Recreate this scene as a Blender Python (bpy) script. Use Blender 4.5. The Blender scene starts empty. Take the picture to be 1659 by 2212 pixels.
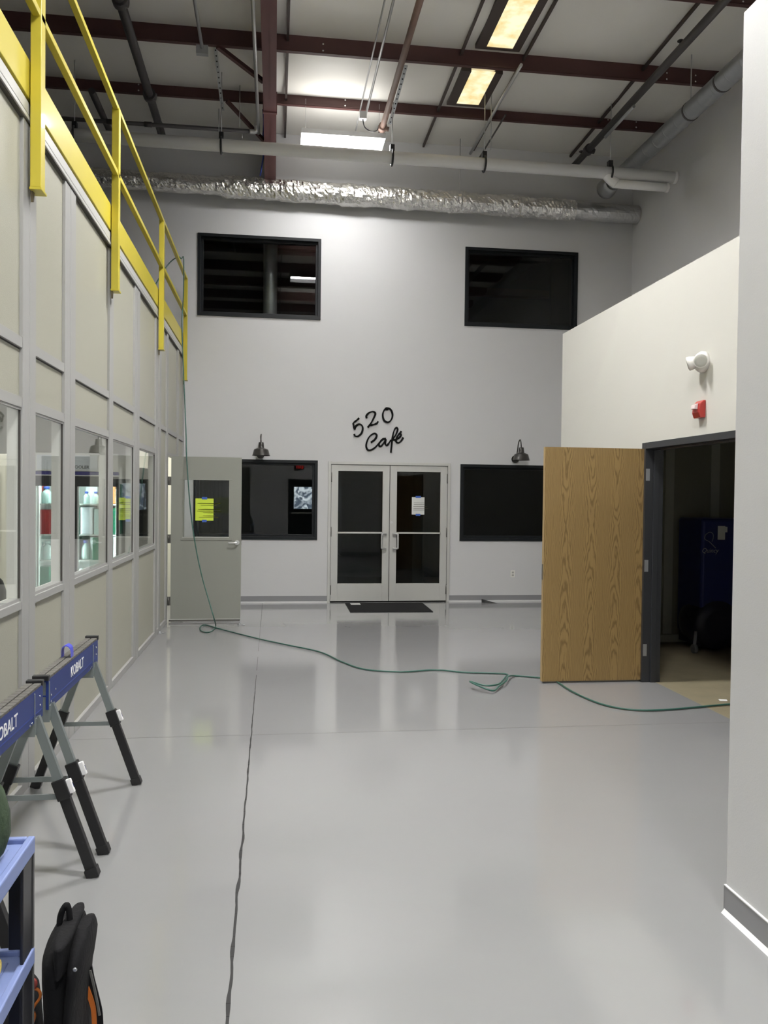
import bpy, math, random
from mathutils import Vector, Matrix, noise
random.seed(7)
scene = bpy.context.scene
COL = scene.collection
D = 12.995          # back wall plane (y)
XL = -1.393         # face of the modular partition (x)
XD = 3.402          # face of the box wall with the oak door
XN = 1.859; YN = 3.14   # near wall corner
XR = 5.81           # right wall of the hall
EYE = 1.70
# ------------------------------------------------------------------ camera
F = 1778.72; yaw, pitch, roll = [math.radians(a) for a in (7.599, -1.142, .66)]
fw = Vector((math.sin(yaw)*math.cos(pitch), math.cos(yaw)*math.cos(pitch), math.sin(pitch)))
rt0 = Vector((math.cos(yaw), -math.sin(yaw), 0)); up0 = rt0.cross(fw)
rt = rt0*math.cos(roll)+up0*math.sin(roll); up = -rt0*math.sin(roll)+up0*math.cos(roll)
cd = bpy.data.cameras.new('camera'); cam = bpy.data.objects.new('camera', cd); COL.objects.link(cam)
cd.sensor_fit = 'HORIZONTAL'; cd.sensor_width = 36; cd.lens = F/1659*36; cd.clip_start = .05; cd.clip_end = 200
cam.matrix_world = Matrix(((rt.x, up.x, -fw.x, 0), (rt.y, up.y, -fw.y, 0), (rt.z, up.z, -fw.z, EYE), (0, 0, 0, 1)))
scene.camera = cam
def ray(u, v): return fw+rt*((u-829.5)/F)-up*((v-1106)/F)
def onx(u, v, x): d = ray(u, v); return d*(x/d.x)+Vector((0, 0, EYE))
def ony(u, v, y): d = ray(u, v); return d*(y/d.y)+Vector((0, 0, EYE))
def onz(u, v, z): d = ray(u, v); return d*((z-EYE)/d.z)+Vector((0, 0, EYE))
# ------------------------------------------------------------------ materials
def mat(name, col, rough=.5, metal=0., spec=.5, emit=None, es=0., noise_s=0, noise_a=0., bump=0., bscale=40, coat=0., rvar=0.):
    m = bpy.data.materials.new(name); m.use_nodes = True; nt = m.node_tree; b = nt.nodes['Principled BSDF']
    b.inputs['Base Color'].default_value = (*col, 1); b.inputs['Roughness'].default_value = rough
    b.inputs['Metallic'].default_value = metal; b.inputs['Specular IOR Level'].default_value = spec
    b.inputs['Coat Weight'].default_value = coat; b.inputs['Coat Roughness'].default_value = .08
    if emit: b.inputs['Emission Color'].default_value = (*emit, 1); b.inputs['Emission Strength'].default_value = es
    if noise_a or bump or rvar:
        tc = nt.nodes.new('ShaderNodeTexCoord')
    if noise_a:
        n = nt.nodes.new('ShaderNodeTexNoise'); n.inputs['Scale'].default_value = noise_s; n.inputs['Detail'].default_value = 5
        nt.links.new(tc.outputs['Object'], n.inputs['Vector'])
        mx = nt.nodes.new('ShaderNodeMix'); mx.data_type = 'RGBA'
        mx.inputs[6].default_value = (*[c*(1-noise_a) for c in col], 1); mx.inputs[7].default_value = (*[min(1, c*(1+noise_a)) for c in col], 1)
        nt.links.new(n.outputs['Fac'], mx.inputs[0]); nt.links.new(mx.outputs[2], b.inputs['Base Color'])
    if bump:
        n2 = nt.nodes.new('ShaderNodeTexNoise'); n2.inputs['Scale'].default_value = bscale; n2.inputs['Detail'].default_value = 3
        nt.links.new(tc.outputs['Object'], n2.inputs['Vector'])
        bp = nt.nodes.new('ShaderNodeBump'); bp.inputs['Strength'].default_value = bump; bp.inputs['Distance'].default_value = .01
        nt.links.new(n2.outputs['Fac'], bp.inputs['Height']); nt.links.new(bp.outputs['Normal'], b.inputs['Normal'])
    if rvar:
        n3 = nt.nodes.new('ShaderNodeTexNoise'); n3.inputs['Scale'].default_value = 2.2; n3.inputs['Detail'].default_value = 6
        nt.links.new(tc.outputs['Object'], n3.inputs['Vector'])
        mr = nt.nodes.new('ShaderNodeMapRange'); mr.inputs[1].default_value = .35; mr.inputs[2].default_value = .65
        mr.inputs[3].default_value = rough-rvar; mr.inputs[4].default_value = rough+rvar
        nt.links.new(n3.outputs['Fac'], mr.inputs[0]); nt.links.new(mr.outputs[0], b.inputs['Roughness'])
    return m
def glass(name, tint=(.93, .95, .94), f0=.026):
    m = bpy.data.materials.new(name); m.use_nodes = True; nt = m.node_tree; nt.nodes.clear()
    o = nt.nodes.new('ShaderNodeOutputMaterial'); t = nt.nodes.new('ShaderNodeBsdfTransparent'); g = nt.nodes.new('ShaderNodeBsdfGlossy')
    t.inputs[0].default_value = (*tint, 1); g.inputs['Roughness'].default_value = 0.0; g.inputs[0].default_value = (1, 1, 1, 1)
    lw = nt.nodes.new('ShaderNodeLayerWeight'); lw.inputs[0].default_value = .5
    p = nt.nodes.new('ShaderNodeMath'); p.operation = 'POWER'; p.inputs[1].default_value = 5
    mr = nt.nodes.new('ShaderNodeMapRange'); mr.inputs[3].default_value = f0; mr.inputs[4].default_value = 1
    mx = nt.nodes.new('ShaderNodeMixShader')
    nt.links.new(lw.outputs['Facing'], p.inputs[0]); nt.links.new(p.outputs[0], mr.inputs[0]); nt.links.new(mr.outputs[0], mx.inputs[0])
    nt.links.new(t.outputs[0], mx.inputs[1]); nt.links.new(g.outputs[0], mx.inputs[2]); nt.links.new(mx.outputs[0], o.inputs[0])
    return m
def emis(name, col, s):
    m = bpy.data.materials.new(name); m.use_nodes = True; nt = m.node_tree; nt.nodes.clear()
    o = nt.nodes.new('ShaderNodeOutputMaterial'); e = nt.nodes.new('ShaderNodeEmission'); e.inputs[0].default_value = (*col, 1); e.inputs[1].default_value = s
    nt.links.new(e.outputs[0], o.inputs[0]); return m
M = dict(
 wall=mat('wall_paint', (.63, .63, .635), .55, noise_s=3, noise_a=.015, bump=.04, bscale=160),
 wallwhite=mat('wall_white', (.60, .59, .545), .5, bump=.04, bscale=160),
 wallnear=mat('wall_near_paint', (.62, .62, .625), .5, bump=.05, bscale=160),
 base=mat('cove_base', (.26, .26, .27), .35), basetop=mat('cove_base_lip', (.75, .75, .75), .4),
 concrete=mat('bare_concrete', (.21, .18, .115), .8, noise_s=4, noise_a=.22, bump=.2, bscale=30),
 joint=mat('joint_dirt', (.03, .03, .03), .9), jointthin=mat('joint_fine', (.16, .155, .15), .7),
 beige=mat('panel_beige', (.39, .385, .315), .35, noise_s=30, noise_a=.012, bump=.22, bscale=220),
 alu=mat('panel_frame_grey', (.40, .40, .39), .4, metal=.15), darkline=mat('gasket_and_shade_dark', (.05, .045, .04), .6),
 jamb=mat('inner_frame_light', (.82, .82, .78), .5),
 chanw=mat('ceiling_channel_grey', (.55, .55, .53), .4, metal=.2),
 yellow=mat('safety_yellow', (.56, .47, .045), .38, coat=.15, noise_s=6, noise_a=.04),
 yellowd=mat('steel_tab', (.16, .13, .08), .5, metal=.6),
 purlin=mat('red_primer_steel', (.075, .030, .027), .55, noise_s=3, noise_a=.15), rafter=mat('red_primer_rafter', (.13, .055, .055), .5, noise_s=3, noise_a=.1),
 sag=mat('dark_sag_angle', (.06, .045, .04), .6), vinyl=mat('white_vinyl', (.80, .78, .73), .45, noise_s=1.2, noise_a=.05, bump=.2, bscale=3),
 blackpipe=mat('black_pipe', (.05, .045, .045), .45), galv=mat('galvanised', (.42, .43, .44), .38, metal=.75, noise_s=12, noise_a=.12),
 rust=mat('rusty_pipe', (.19, .12, .095), .55, noise_s=8, noise_a=.2), conduit=mat('conduit_steel', (.5, .5, .5), .35, metal=.7),
 whitepipe=mat('pvc_white', (.82, .82, .80), .35), blackplastic=mat('black_plastic', (.018, .018, .02), .45), blue=mat('painted_blue', (.05, .075, .27), .35),
 galvd=mat('galvanised_duct', (.30, .31, .32), .35, metal=.6, noise_s=12, noise_a=.12), foil=mat('foil_wrap', (.90, .89, .86), .27, metal=1, bump=.9, bscale=38), foild=mat('foil_duct_plain', (.62, .62, .62), .32, metal=1, bump=.3, bscale=30),
 led=emis('led_diffuser', (1, .985, .97), 40), led2=emis('led_high_bay', (1, .985, .97), 205), uplight=emis('led_uplight', (1, .985, .95), 9), ceil_fill=emis('added_ceiling_fill', (1, .985, .95), 36), housing=mat('fixture_housing', (.8, .8, .8), .4),
 signblack=mat('sign_black', (.006, .006, .006), .8, spec=.15), frameblack=mat('black_frame', (.009, .011, .013), .4, spec=.3), dframe=mat('black_door_frame', (.03, .032, .036), .35),
 glass=glass('clear_glass'), pglass=glass('partition_glass', (.97, .98, .97), .035), tglass=glass('tinted_glass', (.62, .66, .66), .026),
 dark=mat('dark_room', (.05, .05, .048), .9), darkd=mat('dark_room_low', (.030, .042, .046), .9), darkc=mat('dark_block_black', (.02, .02, .02), .5),
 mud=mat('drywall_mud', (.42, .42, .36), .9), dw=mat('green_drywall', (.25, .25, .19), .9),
 satin=mat('satin_aluminium', (.60, .60, .575), .40, metal=.3, noise_s=3, noise_a=.03), steel=mat('brushed_steel', (.72, .72, .72), .33, metal=.8),
 gap=mat('gap_black', (.008, .008, .008), .8), doorgrey=mat('door_grey_paint', (.27, .275, .245), .4), hinge=mat('hinge_steel', (.16, .155, .14), .4, metal=.7),
 bronze=mat('dark_bronze', (.045, .042, .038), .35, metal=.3), shadein=mat('shade_inside', (.7, .7, .7), .5),
 mat_=mat('rubber_mat', (.014, .014, .015), .85, spec=.2, bump=.5, bscale=300), paper=mat('white_paper', (.72, .73, .70), .6), ypaper=mat('yellow_paper', (.62, .78, .06), .6),
 ink=mat('ink', (.12, .12, .10), .7), yink=mat('ink_on_yellow', (.28, .33, .02), .7), tape=mat('painters_tape', (.05, .13, .50), .6),
 ivory=mat('white_plastic', (.80, .79, .75), .3), lens=mat('lamp_lens', (.42, .42, .38), .3), red=mat('alarm_red', (.38, .03, .025), .3), strobe=mat('strobe_lens', (.75, .62, .62), .12, coat=.5),
 hose=mat('green_hose', (.03, .10, .078), .35), edge=mat('oak_edge', (.42, .30, .15), .5),
 cab=mat('compressor_blue', (.012, .02, .13), .35), tank=mat('compressor_tank', (.01, .012, .03), .4), logo=mat('logo_grey', (.35, .36, .40), .5),
 cartblue=mat('cart_blue', (.19, .245, .47), .45, noise_s=5, noise_a=.04), cartleg=mat('cart_leg_black', (.012, .012, .016), .35), cartgrey=mat('cart_leg_edge', (.10, .10, .10), .5),
 fabric2=mat('zip_tape', (.03, .03, .03), .7), fabric=mat('black_nylon', (.007, .007, .008), .85, spec=.22, bump=.35, bscale=60), orange=mat('orange_webbing', (.52, .14, .02), .55), redtrim=mat('red_trim', (.25, .04, .03), .6), webgrey=mat('grey_webbing', (.12, .12, .11), .7),
 green=mat('green_canvas', (.035, .06, .03), .8, noise_s=14, noise_a=.5, bump=.5, bscale=40),
 sawblue=mat('sawhorse_blue', (.02, .038, .17), .4, spec=.25), sawgalv=mat('sawhorse_zinc', (.25, .28, .28), .38, metal=.5), sawblack=mat('sawhorse_black', (.012, .012, .013), .4), sawpad=mat('sawhorse_pad', (.10, .095, .085), .8, bump=.4, bscale=60),
 white=mat('print_white', (.85, .85, .85), .5), steelrivet=mat('rivet', (.75, .75, .75), .2, metal=1),
 fridge=mat('cooler_white', (.78, .79, .77), .35), stripe=mat('cooler_stripe', (.03, .025, .20), .4), fblack=mat('cooler_black', (.012, .012, .014), .3),
 fin=mat('cooler_inside', (.80, .86, .84), .5), shelfm=mat('shelf_wire', (.75, .78, .76), .3), strip=emis('cooler_lamp', (.80, 1, .96), 65),
 bred=mat('box_red', (.33, .02, .025), .4), bgreen=mat('box_green', (.01, .16, .09), .4), bwhite=mat('box_white', (.75, .80, .85), .4), borange=mat('box_orange', (.75, .30, .12), .4), blime=mat('box_lime', (.30, .60, .10), .4),
 capblue=mat('cap_blue', (.03, .07, .35), .4), bottle=mat('bottle_frost', (.45, .60, .58), .15, spec=.8, coat=.5), cream=mat('room_cream', (.78, .77, .66), .6), roomgrey=mat('room_grey', (.52, .52, .48), .6),
 roomlight=emis('room_lamp', (1, .98, .93), 36), exitred=emis('exit_letters', (1, .04, .03), 3.0), exitbox=mat('exit_housing', (.05, .02, .02), .5),
 daylight=emis('daylight_view', (.82, .90, 1), 14), bodybg=mat('inner_brick', (.04, .04, .04), .9),
)
_n = M['daylight'].node_tree; _t = _n.nodes.new('ShaderNodeTexCoord'); _w = _n.nodes.new('ShaderNodeTexNoise'); _w.inputs['Scale'].default_value = 4; _w.inputs['Detail'].default_value = 4; _w.inputs['Distortion'].default_value = 1.5
_c = _n.nodes.new('ShaderNodeValToRGB'); _c.color_ramp.elements[0].position = .42; _c.color_ramp.elements[1].position = .58; _c.color_ramp.elements[0].color = (.10, .13, .18, 1); _c.color_ramp.elements[1].color = (.85, .92, 1, 1)
_n.links.new(_t.outputs['Object'], _w.inputs[0]); _n.links.new(_w.outputs['Fac'], _c.inputs[0]); _n.links.new(_c.outputs[0], _n.nodes['Emission'].inputs[0])
# floor: glossy grey epoxy
fm = mat('epoxy_floor', (.262, .262, .265), .09, spec=.75, noise_s=.7, noise_a=.03, bump=.03, bscale=2.0, rvar=.03); M['floor'] = fm
# oak veneer with book-matched cathedral figure
def oak():
    m = bpy.data.materials.new('oak_veneer'); m.use_nodes = True; nt = m.node_tree; N = nt.nodes; b = N['Principled BSDF']
    def math_(op, a=None, c=None, v1=None, v2=None):
        n = N.new('ShaderNodeMath'); n.operation = op
        if a is not None: nt.links.new(a, n.inputs[0])
        elif v1 is not None: n.inputs[0].default_value = v1
        if c is not None: nt.links.new(c, n.inputs[1])
        elif v2 is not None: n.inputs[1].default_value = v2
        return n.outputs[0]
    tc = N.new('ShaderNodeTexCoord'); sp = N.new('ShaderNodeSeparateXYZ'); nt.links.new(tc.outputs['Object'], sp.inputs[0])
    x = math_('ADD', sp.outputs[0], v2=10-2.438-.005); z = sp.outputs[2]
    mo = math_('SUBTRACT', math_('MODULO', x, v2=.24), v2=.12)
    x = None
    nz = N.new('ShaderNodeTexNoise'); nz.inputs['Scale'].default_value = 5; nz.inputs['Detail'].default_value = 4
    mp = N.new('ShaderNodeMapping'); mp.inputs['Scale'].default_value = (2.2, 1, .45); nt.links.new(tc.outputs['Object'], mp.inputs[0]); nt.links.new(mp.outputs[0], nz.inputs[0])
    x2 = math_('MULTIPLY', math_('MULTIPLY', mo, mo), v2=700)
    az = math_('MULTIPLY', math_('ABSOLUTE', math_('SUBTRACT', z, v2=1.45)), v2=5.2)
    f = math_('SUBTRACT', math_('ADD', x2, math_('MULTIPLY', nz.outputs['Fac'], v2=5.5)), az)
    s = math_('SINE', math_('MULTIPLY', f, v2=6.283)); s = math_('MULTIPLY', math_('ADD', s, v2=1), v2=.5); s = math_('POWER', s, v2=2.6)
    n2 = N.new('ShaderNodeTexNoise'); n2.inputs['Scale'].default_value = 60; n2.inputs['Detail'].default_value = 3
    mp2 = N.new('ShaderNodeMapping'); mp2.inputs['Scale'].default_value = (3, 1, .06); nt.links.new(tc.outputs['Object'], mp2.inputs[0]); nt.links.new(mp2.outputs[0], n2.inputs[0])
    fac = math_('ADD', math_('MULTIPLY', s, v2=.55), math_('MULTIPLY', n2.outputs['Fac'], v2=.5))
    cr = N.new('ShaderNodeValToRGB'); cr.color_ramp.elements[0].position = .1; cr.color_ramp.elements[0].color = (.37, .245, .095, 1)
    cr.color_ramp.elements[1].position = .95; cr.color_ramp.elements[1].color = (.16, .096, .032, 1)
    nt.links.new(fac, cr.inputs[0]); nt.links.new(cr.outputs[0], b.inputs['Base Color']); b.inputs['Roughness'].default_value = .45
    return m
M['oak'] = oak()
# mottled translucent skylight sheet
sk = bpy.data.materials.new('skylight_sheet'); sk.use_nodes = True; nt = sk.node_tree; nt.nodes.clear()
o = nt.nodes.new('ShaderNodeOutputMaterial'); e = nt.nodes.new('ShaderNodeEmission'); tc = nt.nodes.new('ShaderNodeTexCoord'); n = nt.nodes.new('ShaderNodeTexNoise'); cr = nt.nodes.new('ShaderNodeValToRGB')
n.inputs['Scale'].default_value = 5; n.inputs['Detail'].default_value = 6; cr.color_ramp.elements[0].position = .35; cr.color_ramp.elements[1].position = .62
cr.color_ramp.elements[0].color = (.80, .60, .25, 1); cr.color_ramp.elements[1].color = (1, .90, .60, 1); e.inputs[1].default_value = 1.15
nt.links.new(tc.outputs['Object'], n.inputs[0]); nt.links.new(n.outputs['Fac'], cr.inputs[0]); nt.links.new(cr.outputs[0], e.inputs[0]); nt.links.new(e.outputs[0], o.inputs[0]); M['sky'] = sk
# ------------------------------------------------------------------ mesh builder
def smooth_pts(pts, n=6, closed=False):
    P = [Vector(p) for p in pts]; out = []; L = len(P)
    for i in range(L if closed else L-1):
        a = P[(i-1) % L] if (closed or i) else P[0]; b = P[i]; c = P[(i+1) % L]; d = P[(i+2) % L] if (closed or i+2 < L) else P[-1]
        for k in range(n):
            t = k/n; out.append(.5*((2*b)+(c-a)*t+(2*a-5*b+4*c-d)*t*t+(3*b-a-3*c+d)*t**3))
    if not closed: out.append(P[-1])
    return out
class MB:
    def __init__(s): s.v = []; s.f = []; s.sm = []; s.mi = {}
    def use(s, i): s.mi[len(s.f)] = i; return s
    def add(s, vs, fs, smooth=False):
        k = len(s.v); s.v += [tuple(v) for v in vs]; s.f += [tuple(i+k for i in f) for f in fs]; s.sm += [smooth]*len(fs); return s
    def hexa(s, p): return s.add(p, [(0, 3, 2, 1), (4, 5, 6, 7), (0, 1, 5, 4), (1, 2, 6, 5), (2, 3, 7, 6), (3, 0, 4, 7)])
    def box(s, x0, x1, y0, y1, z0, z1):
        x0, x1 = sorted((x0, x1)); y0, y1 = sorted((y0, y1)); z0, z1 = sorted((z0, z1))
        return s.hexa([(x0, y0, z0), (x1, y0, z0), (x1, y1, z0), (x0, y1, z0), (x0, y0, z1), (x1, y0, z1), (x1, y1, z1), (x0, y1, z1)])
    def bar(s, p, q, w, h, hint=(0, 0, 1), w2=None, h2=None):
        p = Vector(p); q = Vector(q); d = (q-p).normalized(); u = Vector(hint).cross(d)
        if u.length < 1e-4: u = Vector((1, 0, 0)).cross(d)
        u.normalize(); n = d.cross(u).normalized(); w2 = w2 or w; h2 = h2 or h; vs = []
        for c, a, b in ((p, w, h), (q, w2, h2)):
            vs += [c-u*a/2-n*b/2, c+u*a/2-n*b/2, c+u*a/2+n*b/2, c-u*a/2+n*b/2]
        return s.hexa(vs)
    def tube(s, pts, r, n=10, cap=True, flat=None, closed=False):
        P = [Vector(p) for p in pts]; L = len(P); R = r if isinstance(r, (list, tuple)) else [r]*L; vs = []; ref = None
        for i, p in enumerate(P):
            a = P[(i-1) % L] if (closed or i) else P[0]; b = P[(i+1) % L] if (closed or i+1 < L) else P[-1]
            d = b-a
            if d.length < 1e-7: d = Vector((0, 0, 1))
            d.normalize()
            if flat is not None: w = Vector(flat); u = w.cross(d).normalized(); w2 = d.cross(u).normalized(); ref = (u, w2)
            else:
                if ref is None:
                    u = d.cross(Vector((0, 0, 1)));  u = d.cross(Vector((1, 0, 0))) if u.length < .1 else u
                    u.normalize()
                else: u = (ref[0]-d*ref[0].dot(d)).normalized()
                ref = (u, d.cross(u).normalized())
            for k in range(n):
                t = 2*math.pi*k/n; vs.append(p+ref[0]*math.cos(t)*R[i]+ref[1]*math.sin(t)*R[i])
        fs = []
        for i in range(L if closed else L-1):
            j = (i+1) % L
            for k in range(n): fs.append((i*n+k, i*n+(k+1) % n, j*n+(k+1) % n, j*n+k))
        s.add(vs, fs, True)
        if cap and not closed:
            k0 = len(s.v)-L*n; s.f += [tuple(k0+k for k in reversed(range(n))), tuple(k0+(L-1)*n+k for k in range(n))]; s.sm += [False, False]
        return s
    def cyl(s, p, q, r, r2=None, n=16): return s.tube([p, q], [r, r2 if r2 is not None else r], n)
    def lathe(s, c, prof, axis=(0, 0, 1), n=28, cap=True):
        c = Vector(c); a = Vector(axis).normalized(); u = a.cross(Vector((0, 1, 0)) if abs(a.y) < .9 else Vector((1, 0, 0))).normalized(); w = a.cross(u); vs = []
        for r, h in prof:
            for k in range(n): t = 2*math.pi*k/n; vs.append(c+a*h+(u*math.cos(t)+w*math.sin(t))*r)
        fs = []
        for i in range(len(prof)-1):
            for k in range(n): fs.append((i*n+k, i*n+(k+1) % n, (i+1)*n+(k+1) % n, (i+1)*n+k))
        s.add(vs, fs, True)
        if cap:
            k0 = len(s.v)-len(prof)*n; s.f += [tuple(k0+k for k in reversed(range(n))), tuple(k0+(len(prof)-1)*n+k for k in range(n))]; s.sm += [False]*2
        return s
    def prism(s, poly, ext):
        n = len(poly); P = [Vector(p) for p in poly]; e = Vector(ext)
        return s.add(P+[p+e for p in P], [tuple(reversed(range(n))), tuple(range(n, 2*n))]+[(i, (i+1) % n, n+(i+1) % n, n+i) for i in range(n)])
    def build(s, name, m, parent=None, bevel=0., label=None, seg=2, solid=0.):
        me = bpy.data.meshes.new(name); me.from_pydata(s.v, [], s.f); me.update()
        cur = 0
        for i_, (p, q) in enumerate(zip(me.polygons, s.sm)):
            cur = s.mi.get(i_, cur); p.use_smooth = q; p.material_index = cur
        import bmesh
        b = bmesh.new(); b.from_mesh(me); bmesh.ops.recalc_face_normals(b, faces=b.faces); b.to_mesh(me); b.free()
        o = bpy.data.objects.new(name, me); COL.objects.link(o); [me.materials.append(k_ if not isinstance(k_, str) else M[k_]) for k_ in (m if isinstance(m, (list, tuple)) else [m])]
        if solid: k = o.modifiers.new('solid', 'SOLIDIFY'); k.thickness = solid
        if bevel: k = o.modifiers.new('bevel', 'BEVEL'); k.width = bevel; k.segments = seg; k.limit_method = 'ANGLE'; k.angle_limit = math.radians(40)
        if parent is not None: par(o, parent)
        if label: o['label'] = label
        return o
def base_of(o): return o.matrix_basis
def par(o, parent):
    W = Matrix.Identity(4); p = parent
    chain = []
    while p is not None: chain.append(p); p = p.parent
    for p in reversed(chain): W = W @ p.matrix_parent_inverse @ p.matrix_basis
    o.parent = parent; o.matrix_parent_inverse = W.inverted()
def thing(name, loc, label, cat, group=None, kind=None):
    o = bpy.data.objects.new(name, None); o.location = loc; o.empty_display_size = .1; COL.objects.link(o); return tag(o, label, cat, group, kind)
def tag(o, label, cat, group=None, kind=None):
    o['label'] = label; o['category'] = cat
    if group: o['group'] = group
    if kind: o['kind'] = kind
    return o
def copy_tree(o, off, label, parent=None):
    c = o.copy(); COL.objects.link(c)
    if parent is None: c.location = Vector(o.location)+Vector(off); c['label'] = label
    else: c.parent = parent; c.matrix_parent_inverse = o.matrix_parent_inverse.copy()
    for ch in list(o.children): copy_tree(ch, off, label, c)
    return c
def text_mesh(name, body, m, origin, xdir, updir, size, ext, parent=None, shear=0., bold=0., sx=1.):
    cu = bpy.data.curves.new(name, 'FONT'); cu.body = body; cu.size = size; cu.extrude = ext; cu.shear = shear; cu.offset = bold; cu.resolution_u = 3
    t = bpy.data.objects.new(name, cu); COL.objects.link(t)
    me = bpy.data.meshes.new_from_object(t.evaluated_get(bpy.context.evaluated_depsgraph_get()))
    bpy.data.objects.remove(t); bpy.data.curves.remove(cu)
    X = Vector(xdir).normalized(); U = Vector(updir).normalized(); Z = X.cross(U)
    Mx = Matrix(((X.x*sx, U.x, Z.x, origin[0]), (X.y*sx, U.y, Z.y, origin[1]), (X.z*sx, U.z, Z.z, origin[2]), (0, 0, 0, 1)))
    me.transform(Mx); me.materials.clear(); me.materials.append(M[m]); me.name = name
    o = bpy.data.objects.new(name, me); COL.objects.link(o)
    if parent is not None: par(o, parent)
    return o
S = 'structure'
# ------------------------------------------------------------------ room shell
def plate(holes, lo, hi, mk):
    """wall in a plane with rectangular holes; mk(a0,a1,b0,b1) adds one piece"""
    A = sorted({lo[0], hi[0], *[h[0] for h in holes], *[h[1] for h in holes]}); B = sorted({lo[1], hi[1], *[h[2] for h in holes], *[h[3] for h in holes]})
    for i in range(len(A)-1):
        j = 0
        while j < len(B)-1:
            def inside(j): return any(h[0] <= (A[i]+A[i+1])/2 <= h[1] and h[2] <= (B[j]+B[j+1])/2 <= h[3] for h in holes)
            if inside(j): j += 1; continue
            k = j
            while k+1 < len(B)-1 and not inside(k+1): k += 1
            mk(A[i], A[i+1], B[j], B[k+1]); j = k+1
tag(MB().box(-8, 3.515, -8, D+.2, -.2, 0).box(3.515, 8, -8, 3.1, -.2, 0).box(3.515, 8, 9.5, D+.2, -.2, 0).build('floor', 'floor'), 'glossy light grey epoxy floor with expansion joints', 'floor', kind=S)
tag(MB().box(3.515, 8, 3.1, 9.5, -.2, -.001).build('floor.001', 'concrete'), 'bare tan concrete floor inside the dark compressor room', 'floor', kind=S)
# floor joints
m = MB(); pts = []
ys = [2.3+i*.035 for i in range(int((D-2.3)/.035))]
xj = lambda y: -.137-(y-2.65)*.003 if y < 12.9 else -.168
for i in range(len(ys)-1):
    y0, y1 = ys[i], ys[i+1]; near = max(0, 1-(y0-2.3)/6)
    if y0 > 6.2 and noise.noise((y0*2.1, 5, 0)) > .32: continue
    w0 = .004+.011*near*(.55+abs(noise.noise((y0*6, 0, 0)))*1.6); w1 = .004+.011*near*(.55+abs(noise.noise((y1*6, 0, 0)))*1.6)
    o0 = noise.noise((y0*5, 3, 1))*.010*near; o1 = noise.noise((y1*5, 3, 1))*.010*near
    m.add([(xj(y0)+o0-w0/2, y0, .0008), (xj(y0)+o0+w0/2, y0, .0008), (xj(y1)+o1+w1/2, y1, .0008), (xj(y1)+o1-w1/2, y1, .0008)], [(0, 1, 2, 3)])
tag(m.build('trim_1', 'joint', solid=.0006), 'ragged dark expansion joint running down the grey floor', 'floor joint', kind=S)
m = MB(); x = XL+.02
while x < 3.5:
    w = random.uniform(.1, .4); x1 = min(3.5, x+w); m.add([(x, 5.849, .0008), (x1, 5.849, .0008), (x1, 5.853, .0008), (x, 5.853, .0008)], [(0, 1, 2, 3)]); x = x1+random.choice((0, 0, .01))
tag(m.build('trim_2', 'jointthin', solid=.0005), 'thin hairline joint crossing the grey floor from side to side', 'floor joint', kind=S)
# back wall
W1 = (-1.197, .694, 4.44, 5.70); W2 = (3.0, 4.879, 4.44, 5.70); W3 = (-1.236, .674, .99, 2.24); W4 = (2.966, 4.876, .985, 2.22); DR = (.839, 2.803, -.01, 2.23)
m = MB(); plate([W1, W2, W3, W4, DR], (-8, 0), (XR+.2, 7.9), lambda a, b, c, d: m.box(a, b, D, D+.14, c, d))
tag(m.build('wall_back', 'wall'), 'tall light grey back wall with four black framed windows', 'wall', kind=S)
tag(MB().box(XR, XR+.15, -8, D, 0, 8).build('wall_right', 'wall'), 'upper grey side wall of the hall above the white box', 'wall', kind=S)
# white box wall with door opening (oak door)
OY0, OY1, OZ = 5.34, 7.262, 2.17
m = MB(); plate([(OY0, OY1, -.01, OZ)], (YN-.15, 0), (9.52, 3.657), lambda a, b, c, d: m.box(XD, XD+.14, a, b, c, d))
m.box(XD+.14, XR, 9.38, 9.52, 0, 3.657)
tag(m.build('wall_door', 'wallwhite'), 'off white box wall holding the black door frame', 'wall', kind=S)
tag(MB().box(XD+.14, XR, 3, 9.4, 3.55, 3.657).build('ceiling.001', 'wall'), 'flat lid over the dark compressor room', 'ceiling', kind=S)
tag(MB().box(XN, XN+.14, -.6, YN, 0, 3.662).box(XN+.14, XD, YN-.15, YN, 0, 3.662).box(XN+.14, XD+.1, -.6, YN-.15, 3.56, 3.662).build('wall_near', 'wallnear'), 'near light grey wall edge filling the right side', 'wall', kind=S)
# compressor room inner faces
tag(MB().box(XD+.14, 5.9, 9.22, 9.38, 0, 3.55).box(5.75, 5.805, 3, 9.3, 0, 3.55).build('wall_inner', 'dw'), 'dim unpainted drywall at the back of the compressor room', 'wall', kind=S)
m = MB()
for u in (1443, 1541): p = ony(u, 1200, 9.215); m.box(p.x-.05, p.x+.06, 9.212, 9.22, .1, 2.75)
tag(m.build('trim_3', 'mud'), 'pale vertical drywall seams on the dim inner wall', 'trim', kind=S)
tag(MB().box(3.56, 5.7, 9.2, 9.219, 0, .09).build('baseboard_inner', 'mud'), 'thin baseboard inside the dim compressor room', 'baseboard', kind=S)
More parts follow.
